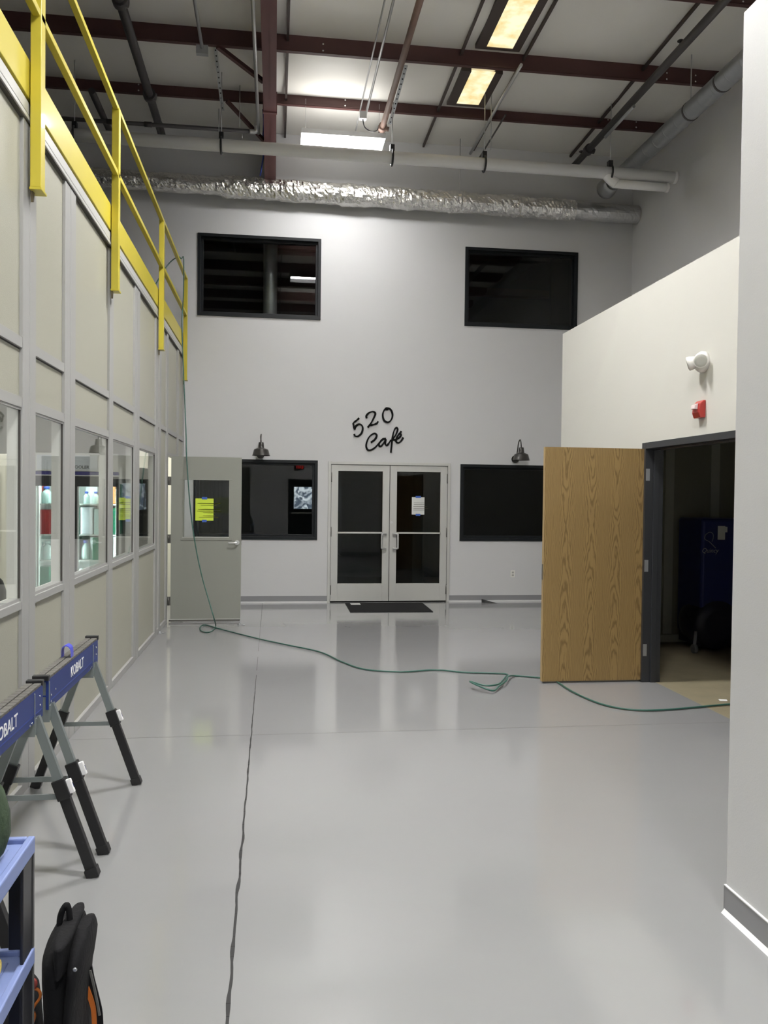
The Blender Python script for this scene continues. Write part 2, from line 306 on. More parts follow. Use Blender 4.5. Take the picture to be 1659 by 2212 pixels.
# enclosing walls out of sight
tag(MB().box(-8.1, -8, -8, D+.1, 0, 8).build('wall_left_outer', 'wall'), 'far left wall of the hall', 'wall', kind=S)
m = MB(); DW = (.63, 1.28, 1.24, 1.95)
plate([DW], (-8, 0), (XR+.2, 8), lambda a, b, c, d: m.box(a, b, -8.1, -8, c, d))
tag(MB().box(-8, XR+.2, -8.1, -8, 0, 8).build('wall_rear_far', 'dark'), 'far rear wall of the hall behind the camera', 'wall', kind=S)
m = MB(); plate([DW], (XL-.1, 0), (XN+.1, 3.66), lambda a, b, c, d: m.box(a, b, -.8, -.7, c, d))
tag(m.build('wall_rear', 'wall'), 'dim wall with an exit door behind the camera', 'wall', kind=S)
# roof (sagging vinyl faced insulation between purlins)
PY = [11.80, 10.33, 8.64, 7.05, 5.4, 3.8, 2.2, .6, -1., -2.6, -4.2, -5.8, -7.4]
roofz = lambda y: 7.36+(D-y)*.02
m = MB(); ky = [-8, *reversed(PY), D+.15]; yy = []
for a, b in zip(ky, ky[1:]):
    for k in range(8): yy.append((a+(b-a)*k/8, k/8))
yy.append((D+.15, 0)); xs = [-8.1+i*.35 for i in range(41)]
SKY = (2.58, 2.93)
vs = [(x, y, roofz(y)-.05*math.sin(math.pi*t)+.02*noise.noise((x*1.3, y*1.3, 0))*math.sin(math.pi*t)) for y, t in yy for x in xs]
fs = [(i*41+j, i*41+j+1, (i+1)*41+j+1, (i+1)*41+j) for i in range(len(yy)-1) for j in range(40)]
m.add(vs, fs, True)
tag(m.build('ceiling', 'vinyl', solid=.05), 'white vinyl insulation ceiling sagging between red purlins', 'ceiling', kind=S)
# ------------------------------------------------------------------ baseboards
m = MB(); m.box(XL+.02, .839, D-.012, D, 0, .105).box(2.803, 5.8, D-.012, D, 0, .105)
b = m.build('baseboard_back', 'base'); tag(b, 'grey vinyl cove base along the back wall', 'baseboard', kind=S)
MB().box(XL+.02, .839, D-.03, D-.005, 0, .022).box(2.803, 5.8, D-.03, D-.005, 0, .022).build('base_toe', 'basetop', b)
b = MB().box(XN-.008, XN, -.6, YN+.002, .012, .112).box(XN-.008, XN+1.2, YN, YN+.006, .012, .112).build('baseboard_near', 'base'); tag(b, 'grey vinyl cove base along the near right wall', 'baseboard', kind=S)
MB().box(XN-.010, XN, -.6, YN+.004, .112, .1165).build('base_top_bead', 'basetop', b)
MB().prism([(XN-.022, YN, .0), (XN-.006, YN, .0), (XN-.006, YN, .02)], (0, -3.7, 0)).build('base_toe', 'basetop', b)
b = MB().box(XD-.008, XD, 7.35, 9.53, 0, .1).box(XD-.008, XD, YN, 5.2, 0, .1).build('baseboard_right', 'base'); tag(b, 'grey cove base along the white box wall', 'baseboard', kind=S)
# ------------------------------------------------------------------ windows in back wall
def window(i, w, label, g='glass'):
    x0, x1, z0, z1 = w; t = thing('window_%d' % i, ((x0+x1)/2, D, z0), label, 'window', kind=S)
    f = .045; m = MB()
    m.box(x0, x1, D-.018, D+.16, z1-f, z1).box(x0, x1, D-.018, D+.16, z0, z0+f).box(x0, x0+f, D-.018, D+.16, z0+f, z1-f).box(x1-f, x1, D-.018, D+.16, z0+f, z1-f)
    f2 = f+.035; y0, y1 = D+.05, D+.14
    m.box(x0+f, x1-f, y0, y1, z1-f2, z1-f).box(x0+f, x1-f, y0, y1, z0+f, z0+f2).box(x0+f, x0+f2, y0, y1, z0+f2, z1-f2).box(x1-f2, x1-f, y0, y1, z0+f2, z1-f2)
    m.build('window_frame', 'frameblack', t, bevel=.002)
    MB().box(x0+f2, x1-f2, D+.085, D+.091, z0+f2, z1-f2).build('pane', g, t)
    return t
window(1, W1, 'upper left black framed window with a pale duct behind the glass')
window(2, W2, 'upper right black framed window beside the white box')
window(3, W3, 'lower left black framed window beside the grey door, with bright reflection')
window(4, W4, 'lower right black framed window beside the oak door')
# rooms behind the back wall
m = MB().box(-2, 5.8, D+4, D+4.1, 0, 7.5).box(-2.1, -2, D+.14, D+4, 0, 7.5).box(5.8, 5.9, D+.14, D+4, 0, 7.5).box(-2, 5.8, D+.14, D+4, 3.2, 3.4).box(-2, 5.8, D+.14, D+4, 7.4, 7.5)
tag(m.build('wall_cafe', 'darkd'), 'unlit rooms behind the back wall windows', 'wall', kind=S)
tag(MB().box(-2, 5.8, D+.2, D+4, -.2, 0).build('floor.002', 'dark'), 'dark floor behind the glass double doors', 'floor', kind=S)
d1 = ony(584, 600, D+.9)
tag(MB().lathe((d1.x, D+.9, 3.4), [(.115, .01), (.115, 3.98)], n=24).build('vertical_duct', M['galv']), 'pale round duct standing behind the upper left window', 'duct')
m = MB()
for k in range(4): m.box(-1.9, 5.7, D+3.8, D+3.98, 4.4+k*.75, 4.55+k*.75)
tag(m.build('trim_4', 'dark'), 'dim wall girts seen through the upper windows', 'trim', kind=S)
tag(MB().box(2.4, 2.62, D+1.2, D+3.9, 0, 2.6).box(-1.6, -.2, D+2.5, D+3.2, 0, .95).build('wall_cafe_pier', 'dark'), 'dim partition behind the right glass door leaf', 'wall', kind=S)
# ------------------------------------------------------------------ double doors
dd = thing('door_1', (1.82, D, 0), 'aluminium framed glass double doors to the cafe', 'door', kind=S)
x0, x1, zt = .839, 2.803, 2.23
m = MB().box(x0, x0+.045, D-.03, D+.14, 0, zt).box(x1-.045, x1, D-.03, D+.14, 0, zt).box(x0+.045, x1-.045, D-.03, D+.14, zt-.045, zt)
m.build('door_frame', 'satin', dd, bevel=.003)
MB().box(x0+.045, x1-.045, D+.05, D+.12, -.005, .012).build('threshold', 'gap', dd)
def leaf(a, b, hinge_left):
    l = MB(); z0, z1 = .022, zt-.052; sx = .112; y0, y1 = D-.012, D+.034
    l.box(a, a+sx-.002, y0, y1, z0, z1).box(b-sx+.002, b, y0, y1, z0, z1).box(a+sx-.002, b-sx+.002, y0, y1, z0, .298).box(a+sx-.002, b-sx+.002, y0, y1, 2.083, z1)
    lf = l.build('door_leaf', 'satin', dd, bevel=.002)
    MB().box(a+sx, b-sx, D+.006, D+.014, .298, 2.083).build('glass_pane', 'tglass', lf)
    MB().box(a+sx-.01, b-sx+.01, D-.055, D-.04, 1.095, 1.12).box(a+sx-.012, a+sx+.01, D-.055, D-.01, 1.095, 1.12).box(b-sx-.01, b-sx+.012, D-.055, D-.01, 1.095, 1.12).build('push_bar', 'satin', lf, bevel=.002)
    hx = (b-.062) if hinge_left else (a+.062); s = -1 if hinge_left else 1
    P = [(hx, D-.012, 1.09), (hx, D-.05, 1.095), (hx+s*.055, D-.078, 1.09), (hx+s*.062, D-.08, 1.05), (hx+s*.062, D-.08, .90), (hx+s*.055, D-.078, .862), (hx, D-.05, .857), (hx, D-.012, .862)]
    MB().tube(smooth_pts(P, 5), .016, 10).build('pull_handle', 'steel', lf)
    xh = a if hinge_left else b
    for z in (1.98, 1.12, .2): MB().cyl((xh, D-.02, z-.075), (xh, D-.02, z+.075), .010).build('hinge', 'hinge', lf)
    if not hinge_left: MB().cyl((a+.03, D-.018, 1.275), (a+.03, D-.01, 1.275), .019, n=20).cyl((a+.03, D-.022, 1.275), (a+.03, D-.018, 1.275), .012).build('lock_cylinder', 'steel', lf)
leaf(x0+.05, 1.817, True); leaf(1.826, x1-.05, False)
MB().box(1.817, 1.826, D+.005, D+.03, .022, zt-.05).build('meeting_gap', 'gap', dd)
# ------------------------------------------------------------------ oak door and black frame
od = thing('door_2', (XD, OY1, 0), 'open oak veneer door swung out from the black frame', 'door', kind=S)
m = MB().box(XD-.018, XD+.158, OY1-.06, OY1, 0, OZ+.045).box(XD-.018, XD+.158, OY0, OY0+.06, 0, OZ+.045).box(XD-.018, XD+.158, OY0+.06, OY1-.06, OZ-.012, OZ+.045)
m.box(XD-.018, XD-.001, OY1, OY1+.02, 0, OZ+.045).box(XD+.06, XD+.11, OY1-.075, OY1-.06, 0, OZ).box(XD+.06, XD+.11, OY0+.06, OY1-.06, OZ-.028, OZ-.012)
m.build('door_frame', 'dframe', od, bevel=.002)
ly = OY1-.03
lf = MB().box(2.438, 3.388, ly, ly+.045, .018, 2.16).build('door_leaf', 'oak', od)
MB().box(2.436, 2.440, ly+.001, ly+.044, .018, 2.16).build('edge_band', 'edge', lf)
MB().box(2.432, 2.437, ly+.01, ly+.034, .95, 1.09).build('latch_plate', 'hinge', lf)
MB().box(2.45, 3.38, ly+.012, ly+.033, .003, .018).build('door_sweep', 'hinge', lf)
for z in (1.92, 1.08, .30): MB().box(3.39, 3.425, OY1-.066, OY1-.058, z-.055, z+.055).cyl((3.394, ly-.004, z-.055), (3.394, ly-.004, z+.055), .007).build('hinge', 'galv', od)
# ------------------------------------------------------------------ partition (left wall)
pw = thing('wall_left', (XL, 6, 0), 'modular partition wall of beige panels in grey metal framing', 'wall', kind=S)
Tk = .068
posts = [(-.6, -.4), (.8, 1.0), (2.2, 2.4), (3.4, 3.62), (4.79, 5.04), (5.71, 6.0), (7.2, 7.37), (8.46, 8.77), (9.94, 10.12), (10.25, 10.40), (10.93, 11.082), (12.09, 12.26), (12.9, D)]
for a, b in posts:
    m = MB()
    if (a, b) == (10.93, 11.085): m.box(XL-Tk, XL+.012, a, b, 0, 3.79)
    elif b-a > .2:
        c = (a+b)/2; m.box(XL-Tk, XL+.01, a, c-.004, 0, 3.79).box(XL-Tk, XL+.01, c+.004, b, 0, 3.79).box(XL-Tk, XL+.002, c-.004, c+.004, 0, 3.79)
    else: m.box(XL-Tk, XL+.01, a, b, 0, 3.79)
    m.build('post', 'alu', pw, bevel=.002)
bays = list(zip([p[1] for p in posts], [p[0] for p in posts][1:]))
wn = 5
for a, b in bays:
    door = abs(a-11.085) < .01; win = (b-a) > .6 and a < 9.9 and b < 10; solid_ = not win and not door
    if win:
        for z0, z1, nm in ((1.045, 1.107, 'sill_rail'), (2.163, 2.222, 'header_rail')):
            MB().box(XL-Tk, XL+.006, a, b, z0, z1-.018 if nm == 'sill_rail' else z1).box(XL-Tk+.01, XL-.006, a, b, z0, z1).build(nm, 'alu', pw, bevel=.0015)
        MB().box(XL-.03, XL+.001, a, b, 2.150, 2.163).build('glazing_bead', 'alu', pw)
        MB().box(XL-.014, XL-.002, b-.005, b-.0005, 1.107, 2.150).build('glazing_gasket', 'darkline', pw)
        MB().box(XL-.012, XL-.007, a, b-.006, 1.107, 2.150).build('pane', 'pglass', pw); MB().box(XL-Tk, XL-.015, b-.006, b-.001, 1.107, 2.163).build('reveal', 'jamb', pw); MB().box(XL-Tk, XL-.015, a, b-.007, 1.095, 1.106).build('reveal', 'jamb', pw)
        MB().box(XL-Tk+.004, XL-.01, a, b, .06, 1.045).build('panel', 'beige', pw)
    if solid_: MB().box(XL-Tk+.004, XL-.01, a, b, .06, 2.222).build('panel', 'beige', pw)
    if door: MB().box(XL-Tk, XL+.008, a, b, 2.2, 2.24).build('door_head', 'alu', pw)
    MB().box(XL-Tk+.004, XL-.01, a, b, 2.222 if not door else 2.24, 2.488).build('panel', 'beige', pw)
    MB().box(XL-Tk, XL+.006, a, b, 2.492, 2.552).build('mid_rail', 'alu', pw, bevel=.0015)
    MB().box(XL-.02, XL-.008, a, b, 2.484, 2.492).build('shadow_gap', 'darkline', pw)  # dark strip stands in for the shadow line under the rail
    MB().box(XL-Tk+.004, XL-.01, a, b, 2.552, 3.77).build('panel', 'beige', pw)
    if not door: MB().box(XL-Tk, XL+.014, a, b, 0, .06).build('base_rail', 'alu', pw, bevel=.002)
MB().box(XL-Tk, XL+.012, -.7, D, 3.755, 3.765).box(XL-Tk, XL+.004, -.7, D, 3.79, 3.80).box(XL-Tk, XL+.006, -.7, D, 3.866, 3.885).build('cap_gap', 'darkline', pw)
MB().box(XL-Tk, XL+.022, -.7, D, 3.765, 3.79).box(XL-Tk, XL+.018, -.7, D, 3.80, 3.866).build('cap_channel', 'chanw', pw, bevel=.002)
# inner lining of the posts so the glass shows a light reveal
m = MB()
for a, b in posts[:-4]: m.box(XL-Tk-.006, XL-Tk, a-.002, b+.002, 0, 2.9)
m.build('inner_reveal', 'jamb', pw)
# deck above the room
tag(MB().box(-7.9, XL-.0, -.7, D, 3.885, 3.97).build('floor.003', 'dark'), 'deck on top of the modular room behind the yellow railing', 'floor', kind=S)
# modular room interior
m = MB().box(-5, -1.5, 9.2, 9.28, 0, 3.0).box(-5.1, -5, -.7, D, 0, 3.88); tag(m.build('wall_room', 'roomgrey'), 'grey inner wall of the modular room behind the cooler', 'wall', kind=S)
tag(MB().box(-5, XL-Tk, -.7, 9.2, 2.92, 3.0).box(-5, XL-Tk, 9.2, D, 2.92, 3.0).build('ceiling.002', 'roomgrey'), 'low ceiling inside the modular room', 'ceiling', kind=S)
tag(MB().box(-5, XL-Tk-.001, D-.03, D-.001, 0, 2.9).build('wall_room.001', 'cream'), 'cream inner end wall seen through the hinge gap', 'wall', kind=S)
tag(MB().box(-5, -4.9, -.8, -.7, 0, 3).box(-5, XL-Tk, -.8, -.7, 0, 3.88).build('wall_room.002', 'roomgrey'), 'near end wall inside the modular room', 'wall', kind=S)
rl = thing('room_light', (-3.2, 6, 2.9), 'flush ceiling light inside the modular room above the coolers', 'light', 'ceiling lights in the modular room')
MB().box(-3.8, -2.6, 5.7, 6.3, 2.9, 2.918).build('housing', 'housing', rl); MB().box(-3.76, -2.64, 5.73, 6.27, 2.893, 2.9).build('diffuser', 'roomlight', rl)
copy_tree(rl, (0, -3, 0), 'flush ceiling light inside the modular room nearest the camera')
copy_tree(rl, (.6, 5.9, 0), 'flush ceiling light at the far end of the modular room')
# ------------------------------------------------------------------ grey door
gd = thing('door_3', (XL, 11.08, 0), 'open grey hollow metal door with glass lite and lever', 'door', kind=S)
gy = 11.08
a = ony(398, 1037, gy); b = ony(494, 1160, gy); gx0, gx1, gz0, gz1 = a.x, b.x, b.z, a.z+.003
m = MB(); plate([(gx0, gx1, gz0, gz1)], (XL+.05, .03), (-.432, 2.182), lambda p, q, r, s_: m.box(p, q, gy, gy+.045, r, s_))
lf = m.build('door_leaf', 'doorgrey', gd)
w = .045; m = MB().box(gx0-w, gx1+w, gy-.006, gy, gz1, gz1+.012).box(gx0-w, gx1+w, gy-.008, gy+.002, gz0-w, gz0-.006).box(gx0-.012, gx0, gy-.006, gy, gz0, gz1).box(gx1, gx1+.012, gy-.006, gy, gz0, gz1)
m.build('lite_frame', 'doorgrey', lf, bevel=.002)
MB().box(gx0-.02, gx1+.005, gy-.012, gy+.002, gz0-.010, gz0).build('lite_sill', 'satin', lf)
MB().box(gx0, gx1, gy+.018, gy+.024, gz0, gz1).build('glass_pane', 'glass', lf)
MB().box(XL+.03, -.44, gy-.004, gy+.012, .012, .034).build('sweep', 'hinge', lf); MB().box(XL+.03, -.44, gy-.007, gy+.004, .034, .042).build('sweep_lip', 'satin', lf)
h = ony(512, 1172, gy)
m = MB().cyl((h.x, gy-.012, h.z), (h.x, gy, h.z), .032, n=24).cyl((h.x, gy-.045, h.z), (h.x, gy-.01, h.z), .012).tube(smooth_pts([(h.x, gy-.045, h.z), (h.x-.04, gy-.055, h.z-.003), (h.x-.11, gy-.05, h.z-.006)], 4), .010, 8)
m.build('lever_handle', 'steel', lf)
MB().box(-.4335, -.430, gy+.01, gy+.035, h.z-.03, h.z+.05).build('latch', 'hinge', lf)
for z in (1.86, 1.10, .28): MB().box(XL+.004, XL+.051, gy+.004, gy+.012, z-.057, z+.057).cyl((XL+.022, gy-.004, z-.057), (XL+.022, gy-.004, z+.057), .009).build('hinge', 'hinge', gd)
# yellow notice on the grey door
def notice(name, c, y, w, h, m_, inkm, label, cat, lines, tw=.07):
    t = thing(name, (c.x, y, c.z), label, cat)
    P = []
    n = 6; vs = []
    for i in range(n+1):
        xx = c.x-w/2+w*i/n
        for zz in (c.z-h/2, c.z+h/2): vs.append((xx, y-.002-.003*math.sin(math.pi*i/n), zz))
    MB().add(vs, [(2*i, 2*i+2, 2*i+3, 2*i+1) for i in range(n)]).build('sheet', m_, t, solid=.0006)
    mm = MB()
    for z, x0_, x1_, th in lines:
        x = x0_
        while x < x1_:
            k = min(random.uniform(.05, .14), x1_-x); mm.box(c.x+(x-.5)*w, c.x+(x+k-.02)*w, y-.0068, y-.0062, c.z+(z-.5)*h-th*h/2, c.z+(z-.5)*h+th*h/2); x += k
    mm.build('printed_lines', inkm, t)
    MB().box(c.x-tw/2, c.x+tw/2, y-.0075, y-.0068, c.z+h/2-.012, c.z+h/2+.02).build('tape', 'tape', t)
    MB().box(c.x-tw/2+.005, c.x+tw/2-.006, y-.0075, y-.0068, c.z-h/2-.02, c.z-h/2+.012).build('tape', 'tape', t)
    return t
c = (ony(422.5, 1077, gy)+ony(460.5, 1124.5, gy))/2
notice('notice', c, gy+.012, .235, .292, 'ypaper', 'yink', 'bright yellow notice taped to the grey door glass', 'notice', [(.78, .12, .9, .028), (.70, .3, .68, .02), (.51, .15, .88, .032), (.435, .1, .92, .022), (.36, .42, .6, .02), (.22, .42, .6, .018), (.15, .2, .78, .014)])
c = (ony(889, 1073.5, D)+ony(917, 1112, D))/2
notice('notice', c, D-.004, .205, .278, 'paper', 'ink', 'white handwritten note taped inside the right glass door', 'notice', [(.68, .15, .55, .014), (.58, .15, .58, .018), (.46, .12, .72, .022), (.35, .12, .8, .018), (.26, .12, .55, .018)], .085)
# ------------------------------------------------------------------ wall lettering
def wp(x, y): return ony(740+x/10.37, 860+y/10.37, D-.03)
def stroke(m, pts, r, closed=False, taper=True):
    P = smooth_pts([wp(*p) for p in pts], 7, closed); L = len(P)
    R = r if not taper else [r*(.72+.38*abs(math.sin(2.2*i/L*math.pi+.6))) for i in range(L)]
    m.tube(P, R if taper else [r]*L, 8, flat=(0, 1, 0), closed=closed)
def sharp(m, pts, r): m.tube([wp(*p) for p in pts], r, 8, flat=(0, 1, 0))
R_ = .015
def letter(name, fn, label, cat):
    m = MB(); fn(m)
    m.v = [(x, D-.004+(y-(D-.03))*.9-.012, z) for x, y, z in m.v]
    tag(m.build(name, 'signblack'), label, cat, 'lettering over the double doors')
letter('sign_digit', lambda m: (stroke(m, [(375, 445), (310, 500), (240, 558)], R_), stroke(m, [(240, 558), (255, 630), (272, 705)], R_), stroke(m, [(272, 705), (300, 625), (365, 582), (430, 605), (455, 680), (425, 785), (350, 850), (285, 848), (262, 800)], R_)), 'black metal digit 5 at the left of the wall sign', 'sign')
letter('sign_digit.001', lambda m: (stroke(m, [(545, 450), (535, 395), (590, 330), (680, 300), (735, 335), (715, 410), (640, 555), (566, 655)], R_), stroke(m, [(590, 605), (690, 592), (765, 565), (800, 520)], R_)), 'black metal digit 2 in the middle of the wall sign', 'sign')
letter('sign_digit.002', lambda m: (stroke(m, [(1000, 222), (1075, 250), (1118, 340), (1112, 440), (1060, 520), (1000, 538), (930, 490), (903, 395), (915, 310), (955, 245)], R_, True), stroke(m, [(955, 240), (990, 250), (1025, 240)], R_)), 'black metal digit 0 at the right of the wall sign', 'sign')
letter('sign_word', lambda m: (stroke(m, [(635, 990), (720, 930), (768, 840), (735, 792), (670, 805), (590, 880), (540, 1000), (533, 1090), (570, 1158), (640, 1160), (740, 1095), (830, 990), (900, 915), (975, 905)], R_*.95),
    stroke(m, [(975, 905), (900, 925), (832, 1000), (822, 1065), (860, 1078), (920, 1010), (975, 915)], R_*.95), stroke(m, [(975, 915), (960, 1010), (985, 1055), (1030, 1020), (1085, 935)], R_*.95),
    stroke(m, [(1083, 1220), (1100, 1080), (1115, 920), (1140, 780), (1175, 690), (1215, 660), (1237, 705), (1205, 800), (1155, 880), (1110, 945)], R_*.95), stroke(m, [(1110, 945), (1150, 935), (1205, 925)], R_*.9),
    stroke(m, [(1205, 925), (1270, 885), (1312, 830), (1290, 795), (1240, 840), (1205, 920), (1205, 975), (1250, 1000), (1310, 960), (1362, 880)], R_*.95), stroke(m, [(1322, 740), (1285, 785), (1250, 825)], R_)), 'black script wall lettering reading Café above the doors', 'sign')
# ------------------------------------------------------------------ gooseneck lamps
lc = ony(564, 985, D-.30)
gl = thing('gooseneck_lamp', (lc.x, D, 2.3), 'dark bronze gooseneck barn lamp over the lower left window', 'lamp', 'gooseneck lamps over the cafe windows')
cx, cy = lc.x, D-.30; dx = cx-.014
m = MB().lathe((dx, D-.03, 2.315), [(.062, 0), (.062, .015), (.05, .03)], axis=(0, 1, 0), n=24); m.build('wall_plate', 'bronze', gl)
P = smooth_pts([(dx, D-.02, 2.33), (dx+.0, D-.09, 2.36), (dx+.003, D-.13, 2.46), (dx+.008, D-.17, 2.575), (dx+.012, D-.23, 2.615), (cx-.008, cy+.005, 2.575), (cx-.002, cy, 2.50), (cx, cy, 2.44)], 6)
MB().tube(P, .0095, 10).build('arm', 'bronze', gl)
sh = MB().lathe((cx, cy, 0), [(.026, 2.49), (.038, 2.488), (.042, 2.44), (.046, 2.402), (.06, 2.398), (.105, 2.382), (.112, 2.368), (.132, 2.292), (.137, 2.288)], n=36, cap=False).build('lamp_shade', 'bronze', gl, solid=.003)
MB().lathe((cx, cy, 0), [(.025, 2.40), (.03, 2.36), (.028, 2.325), (.012, 2.305)], n=18).build('bulb', 'shadein', gl)
rc = ony(1126, 985, D-.30)
copy_tree(gl, (rc.x-lc.x, 0, 0), 'dark bronze gooseneck barn lamp over the lower right window')
# ------------------------------------------------------------------ outlet, mat, wedge, debris
p = (ony(1102, 1231, D)+ony(1113, 1248, D))/2
t = thing('outlet', (p.x, D, p.z), 'white duplex power outlet below the lower right window', 'outlet')
MB().box(p.x-.037, p.x+.037, D-.006, D, p.z-.058, p.z+.058).build('cover_plate', 'ivory', t, bevel=.002)
for s in (-1, 1): MB().box(p.x-.017, p.x+.017, D-.009, D-.006, p.z+s*.022-.014, p.z+s*.022+.014).box(p.x-.008, p.x-.005, D-.0095, D-.009, p.z+s*.022-.006, p.z+s*.022+.006).build('socket', 'lens', t, bevel=.002)
t = thing('door_mat', (1.7, 12.35, 0), 'black rubber doormat in front of the glass double doors', 'mat')
MB().prism([(1.107, 11.86, .001), (2.325, 11.84, .001), (2.345, 12.86, .001), (1.115, 12.88, .001)], (0, 0, .008)).build('rubber_sheet', 'mat_', t, bevel=.003)
MB().box(1.19, 1.34, 12.64, 12.82, .009, .0095).build('sticker', 'paper', t)
t = MB().prism([(3.335, 12.93, 0), (3.335, 12.80, 0), (3.335, 12.80, .004), (3.335, 12.93, .045)], (0, 0, 0)) if False else MB().add([(3.33, 12.93, 0), (3.36, 12.84, 0), (3.56, 12.74, 0), (3.5, 12.83, 0), (3.33, 12.93, .05), (3.36, 12.85, .03)], [(0, 1, 2, 3), (0, 4, 5, 1), (1, 5, 2), (4, 3, 2, 5), (0, 3, 4)])
tag(t.build('door_wedge', 'sawblack'), 'small black rubber door wedge lying near the baseboard', 'wedge')
for nm, (u, v), lab in (('floor_bolt', (345, 1368), 'tiny steel anchor bolt beside the partition base by the grey door'), ('floor_bolt.001', (517, 1350), 'tiny steel floor anchor under the free corner of the grey door')):
    p = onz(u, v, 0); tag(MB().lathe(p, [(.022, 0), (.022, .004), (.009, .005), (.009, .02), (.004, .022)], n=12).cyl(p+Vector((.03, .0, .004)), p+Vector((.07, -.01, .004)), .004).build(nm, 'galv'), lab, 'bolt')
p = onz(1559, 1513, 0); tag(MB().prism([(p.x-.03, p.y-.02, 0), (p.x+.035, p.y-.03, 0), (p.x+.05, p.y+.01, 0), (p.x-.01, p.y+.035, 0)], (0, 0, .004)).build('paper_scrap', 'white'), 'small white scrap lying on the bare concrete', 'scrap')
# ------------------------------------------------------------------ emergency light and alarm
p = onx(1522, 782, XD)
t = thing('emergency_light', p, 'white two headed emergency light high on the white wall', 'light')
ex, ey, ez = XD, p.y, p.z
MB().lathe((ex, ey, ez), [(.082, 0), (.084, -.03), (.07, -.055), (.05, -.062)], axis=(1, 0, 0), n=32).build('body', 'ivory', t)
for dy, a in ((-.055, (-.35, -.95, -.2)), (.05, (-.85, .55, -.28))):
    o_ = Vector((ex-.06, ey+dy*.6, ez+.005)); a = Vector(a).normalized()
    hd = MB().lathe(o_, [(.035, -.02), (.045, .0), (.055, .035), (.056, .060), (.049, .061)], axis=a, n=24).build('lamp_head', 'ivory', t)
    MB().lathe(o_+a*.059, [(.05, 0), (.048, .004), (.03, .008)], axis=a, n=24).build('lens', 'lens', hd)
p = onx(1517, 884, XD); t = thing('fire_alarm', p, 'red fire alarm strobe on the white wall above the door frame', 'alarm')
y0_, z0_ = p.y, p.z
MB().prism([(XD, y0_-.055, z0_-.07), (XD-.045, y0_-.055, z0_-.072), (XD-.06, y0_-.055, z0_-.03), (XD-.05, y0_-.055, z0_+.04), (XD-.02, y0_-.055, z0_+.068), (XD, y0_-.055, z0_+.07)], (0, .11, 0)).build('body', 'red', t, bevel=.006)
MB().prism([(XD-.055, y0_-.03, z0_-.005), (XD-.085, y0_-.03, z0_), (XD-.08, y0_-.03, z0_+.03), (XD-.05, y0_-.03, z0_+.045)], (0, .06, 0)).build('strobe_lens', 'strobe', t, bevel=.004)
# ------------------------------------------------------------------ roof steel
pl = None
for i, y in enumerate(PY):
    PH = [.21, .275, .29][i] if i < 3 else .28; zb = roofz(y)-PH; zt_ = roofz(y)-.005
    m = MB().box(-7.95, XR-.02, y, y+.004, zb, zt_).box(-7.95, XR-.02, y-.06, y, zb, zb+.004).box(-7.95, XR-.02, y, y+.06, zt_-.006, zt_-.002).box(-7.95, XR-.02, y-.06, y-.056, zb, zb+.018)
    lab = ['dark red purlin nearest the back wall', 'dark red purlin second from the back wall', 'dark red purlin third from the back wall at the photo top'][i] if i < 3 else 'dark red purlin overhead, %s from the back wall' % ['fourth', 'fifth', 'sixth', 'seventh', 'eighth', 'ninth', 'tenth', 'eleventh', 'twelfth', 'thirteenth'][i-3]
    o = m.build('purlin' if not i else 'purlin.%03d' % i, 'purlin'); tag(o, lab, 'purlin', 'roof purlins', kind=S)
    if i < 3:
        for u, vv in [((1099, 398), (0, 0)), ] if False else []: pass
        xsb = {0: (.95, 4.86, 5.3, -1.9), 1: (.55, -1.75, 5.05, 5.45), 2: (2.0, 5.1)}[i]
        mm = MB()
        for xb in xsb:
            for dz in (.06, .14): mm.cyl((xb, y-.006, zb+dz), (xb, y, zb+dz), .011, n=8)
        mm.build('bolt', 'steelrivet', o)
rx = -.105; rw = .086
m = MB()
def ibeam(m, prof):  # prof: list of (y, zbottom, ztop)
    for (ya, zba, zta), (yb, zbb, ztb) in zip(prof, prof[1:]):
        m.hexa([(rx-rw, ya, zba), (rx+rw, ya, zba), (rx+rw, yb, zbb), (rx-rw, yb, zbb), (rx-rw, ya, zba+.012), (rx+rw, ya, zba+.012), (rx+rw, yb, zbb+.012), (rx-rw, yb, zbb+.012)])
        m.hexa([(rx-.004, ya, zba), (rx+.004, ya, zba), (rx+.004, yb, zbb), (rx-.004, yb, zbb), (rx-.004, ya, zta), (rx+.004, ya, zta), (rx+.004, yb, ztb), (rx-.004, yb, ztb)])
        m.hexa([(rx-rw, ya, zta-.012), (rx+rw, ya, zta-.012), (rx+rw, yb, ztb-.012), (rx-rw, yb, ztb-.012), (rx-rw, ya, zta), (rx+rw, ya, zta), (rx+rw, yb, ztb), (rx-rw, yb, ztb)])
ibeam(m, [(-8, 6.92, roofz(-8)-.22), (11.42, 6.90, roofz(11.42)-.22)])
ra = m.build('rafter', 'rafter'); tag(ra, 'red primed steel rafter running away down the ceiling centre', 'rafter', kind=S)
m = MB(); ibeam(m, [(11.43, 6.895, roofz(11.43)-.22), (D-.01, 6.42, roofz(D)-.22)]); m.box(rx-rw-.01, rx+rw+.01, 11.405, 11.445, 6.88, 7.17); m.build('haunch', 'rafter', ra)
def bar_obj(name, p, q, w, h, m_, lab, cat, group=None, kind=None):
    return tag(MB().bar(p, q, w, h).build(name, m_), lab, cat, group, kind)
# flange braces
bar_obj('flange_brace', ony(470, 100, 10.30), ony(569, 176, 10.9), .05, .05, 'purlin', 'dark diagonal flange brace from the second purlin to the rafter', 'brace', 'flange braces', kind=S)
bar_obj('flange_brace.001', ony(490, 218, 11.75), ony(572, 306, 12.2), .045, .045, 'purlin', 'dark diagonal flange brace from the rearmost purlin to the rafter', 'brace', 'flange braces', kind=S)
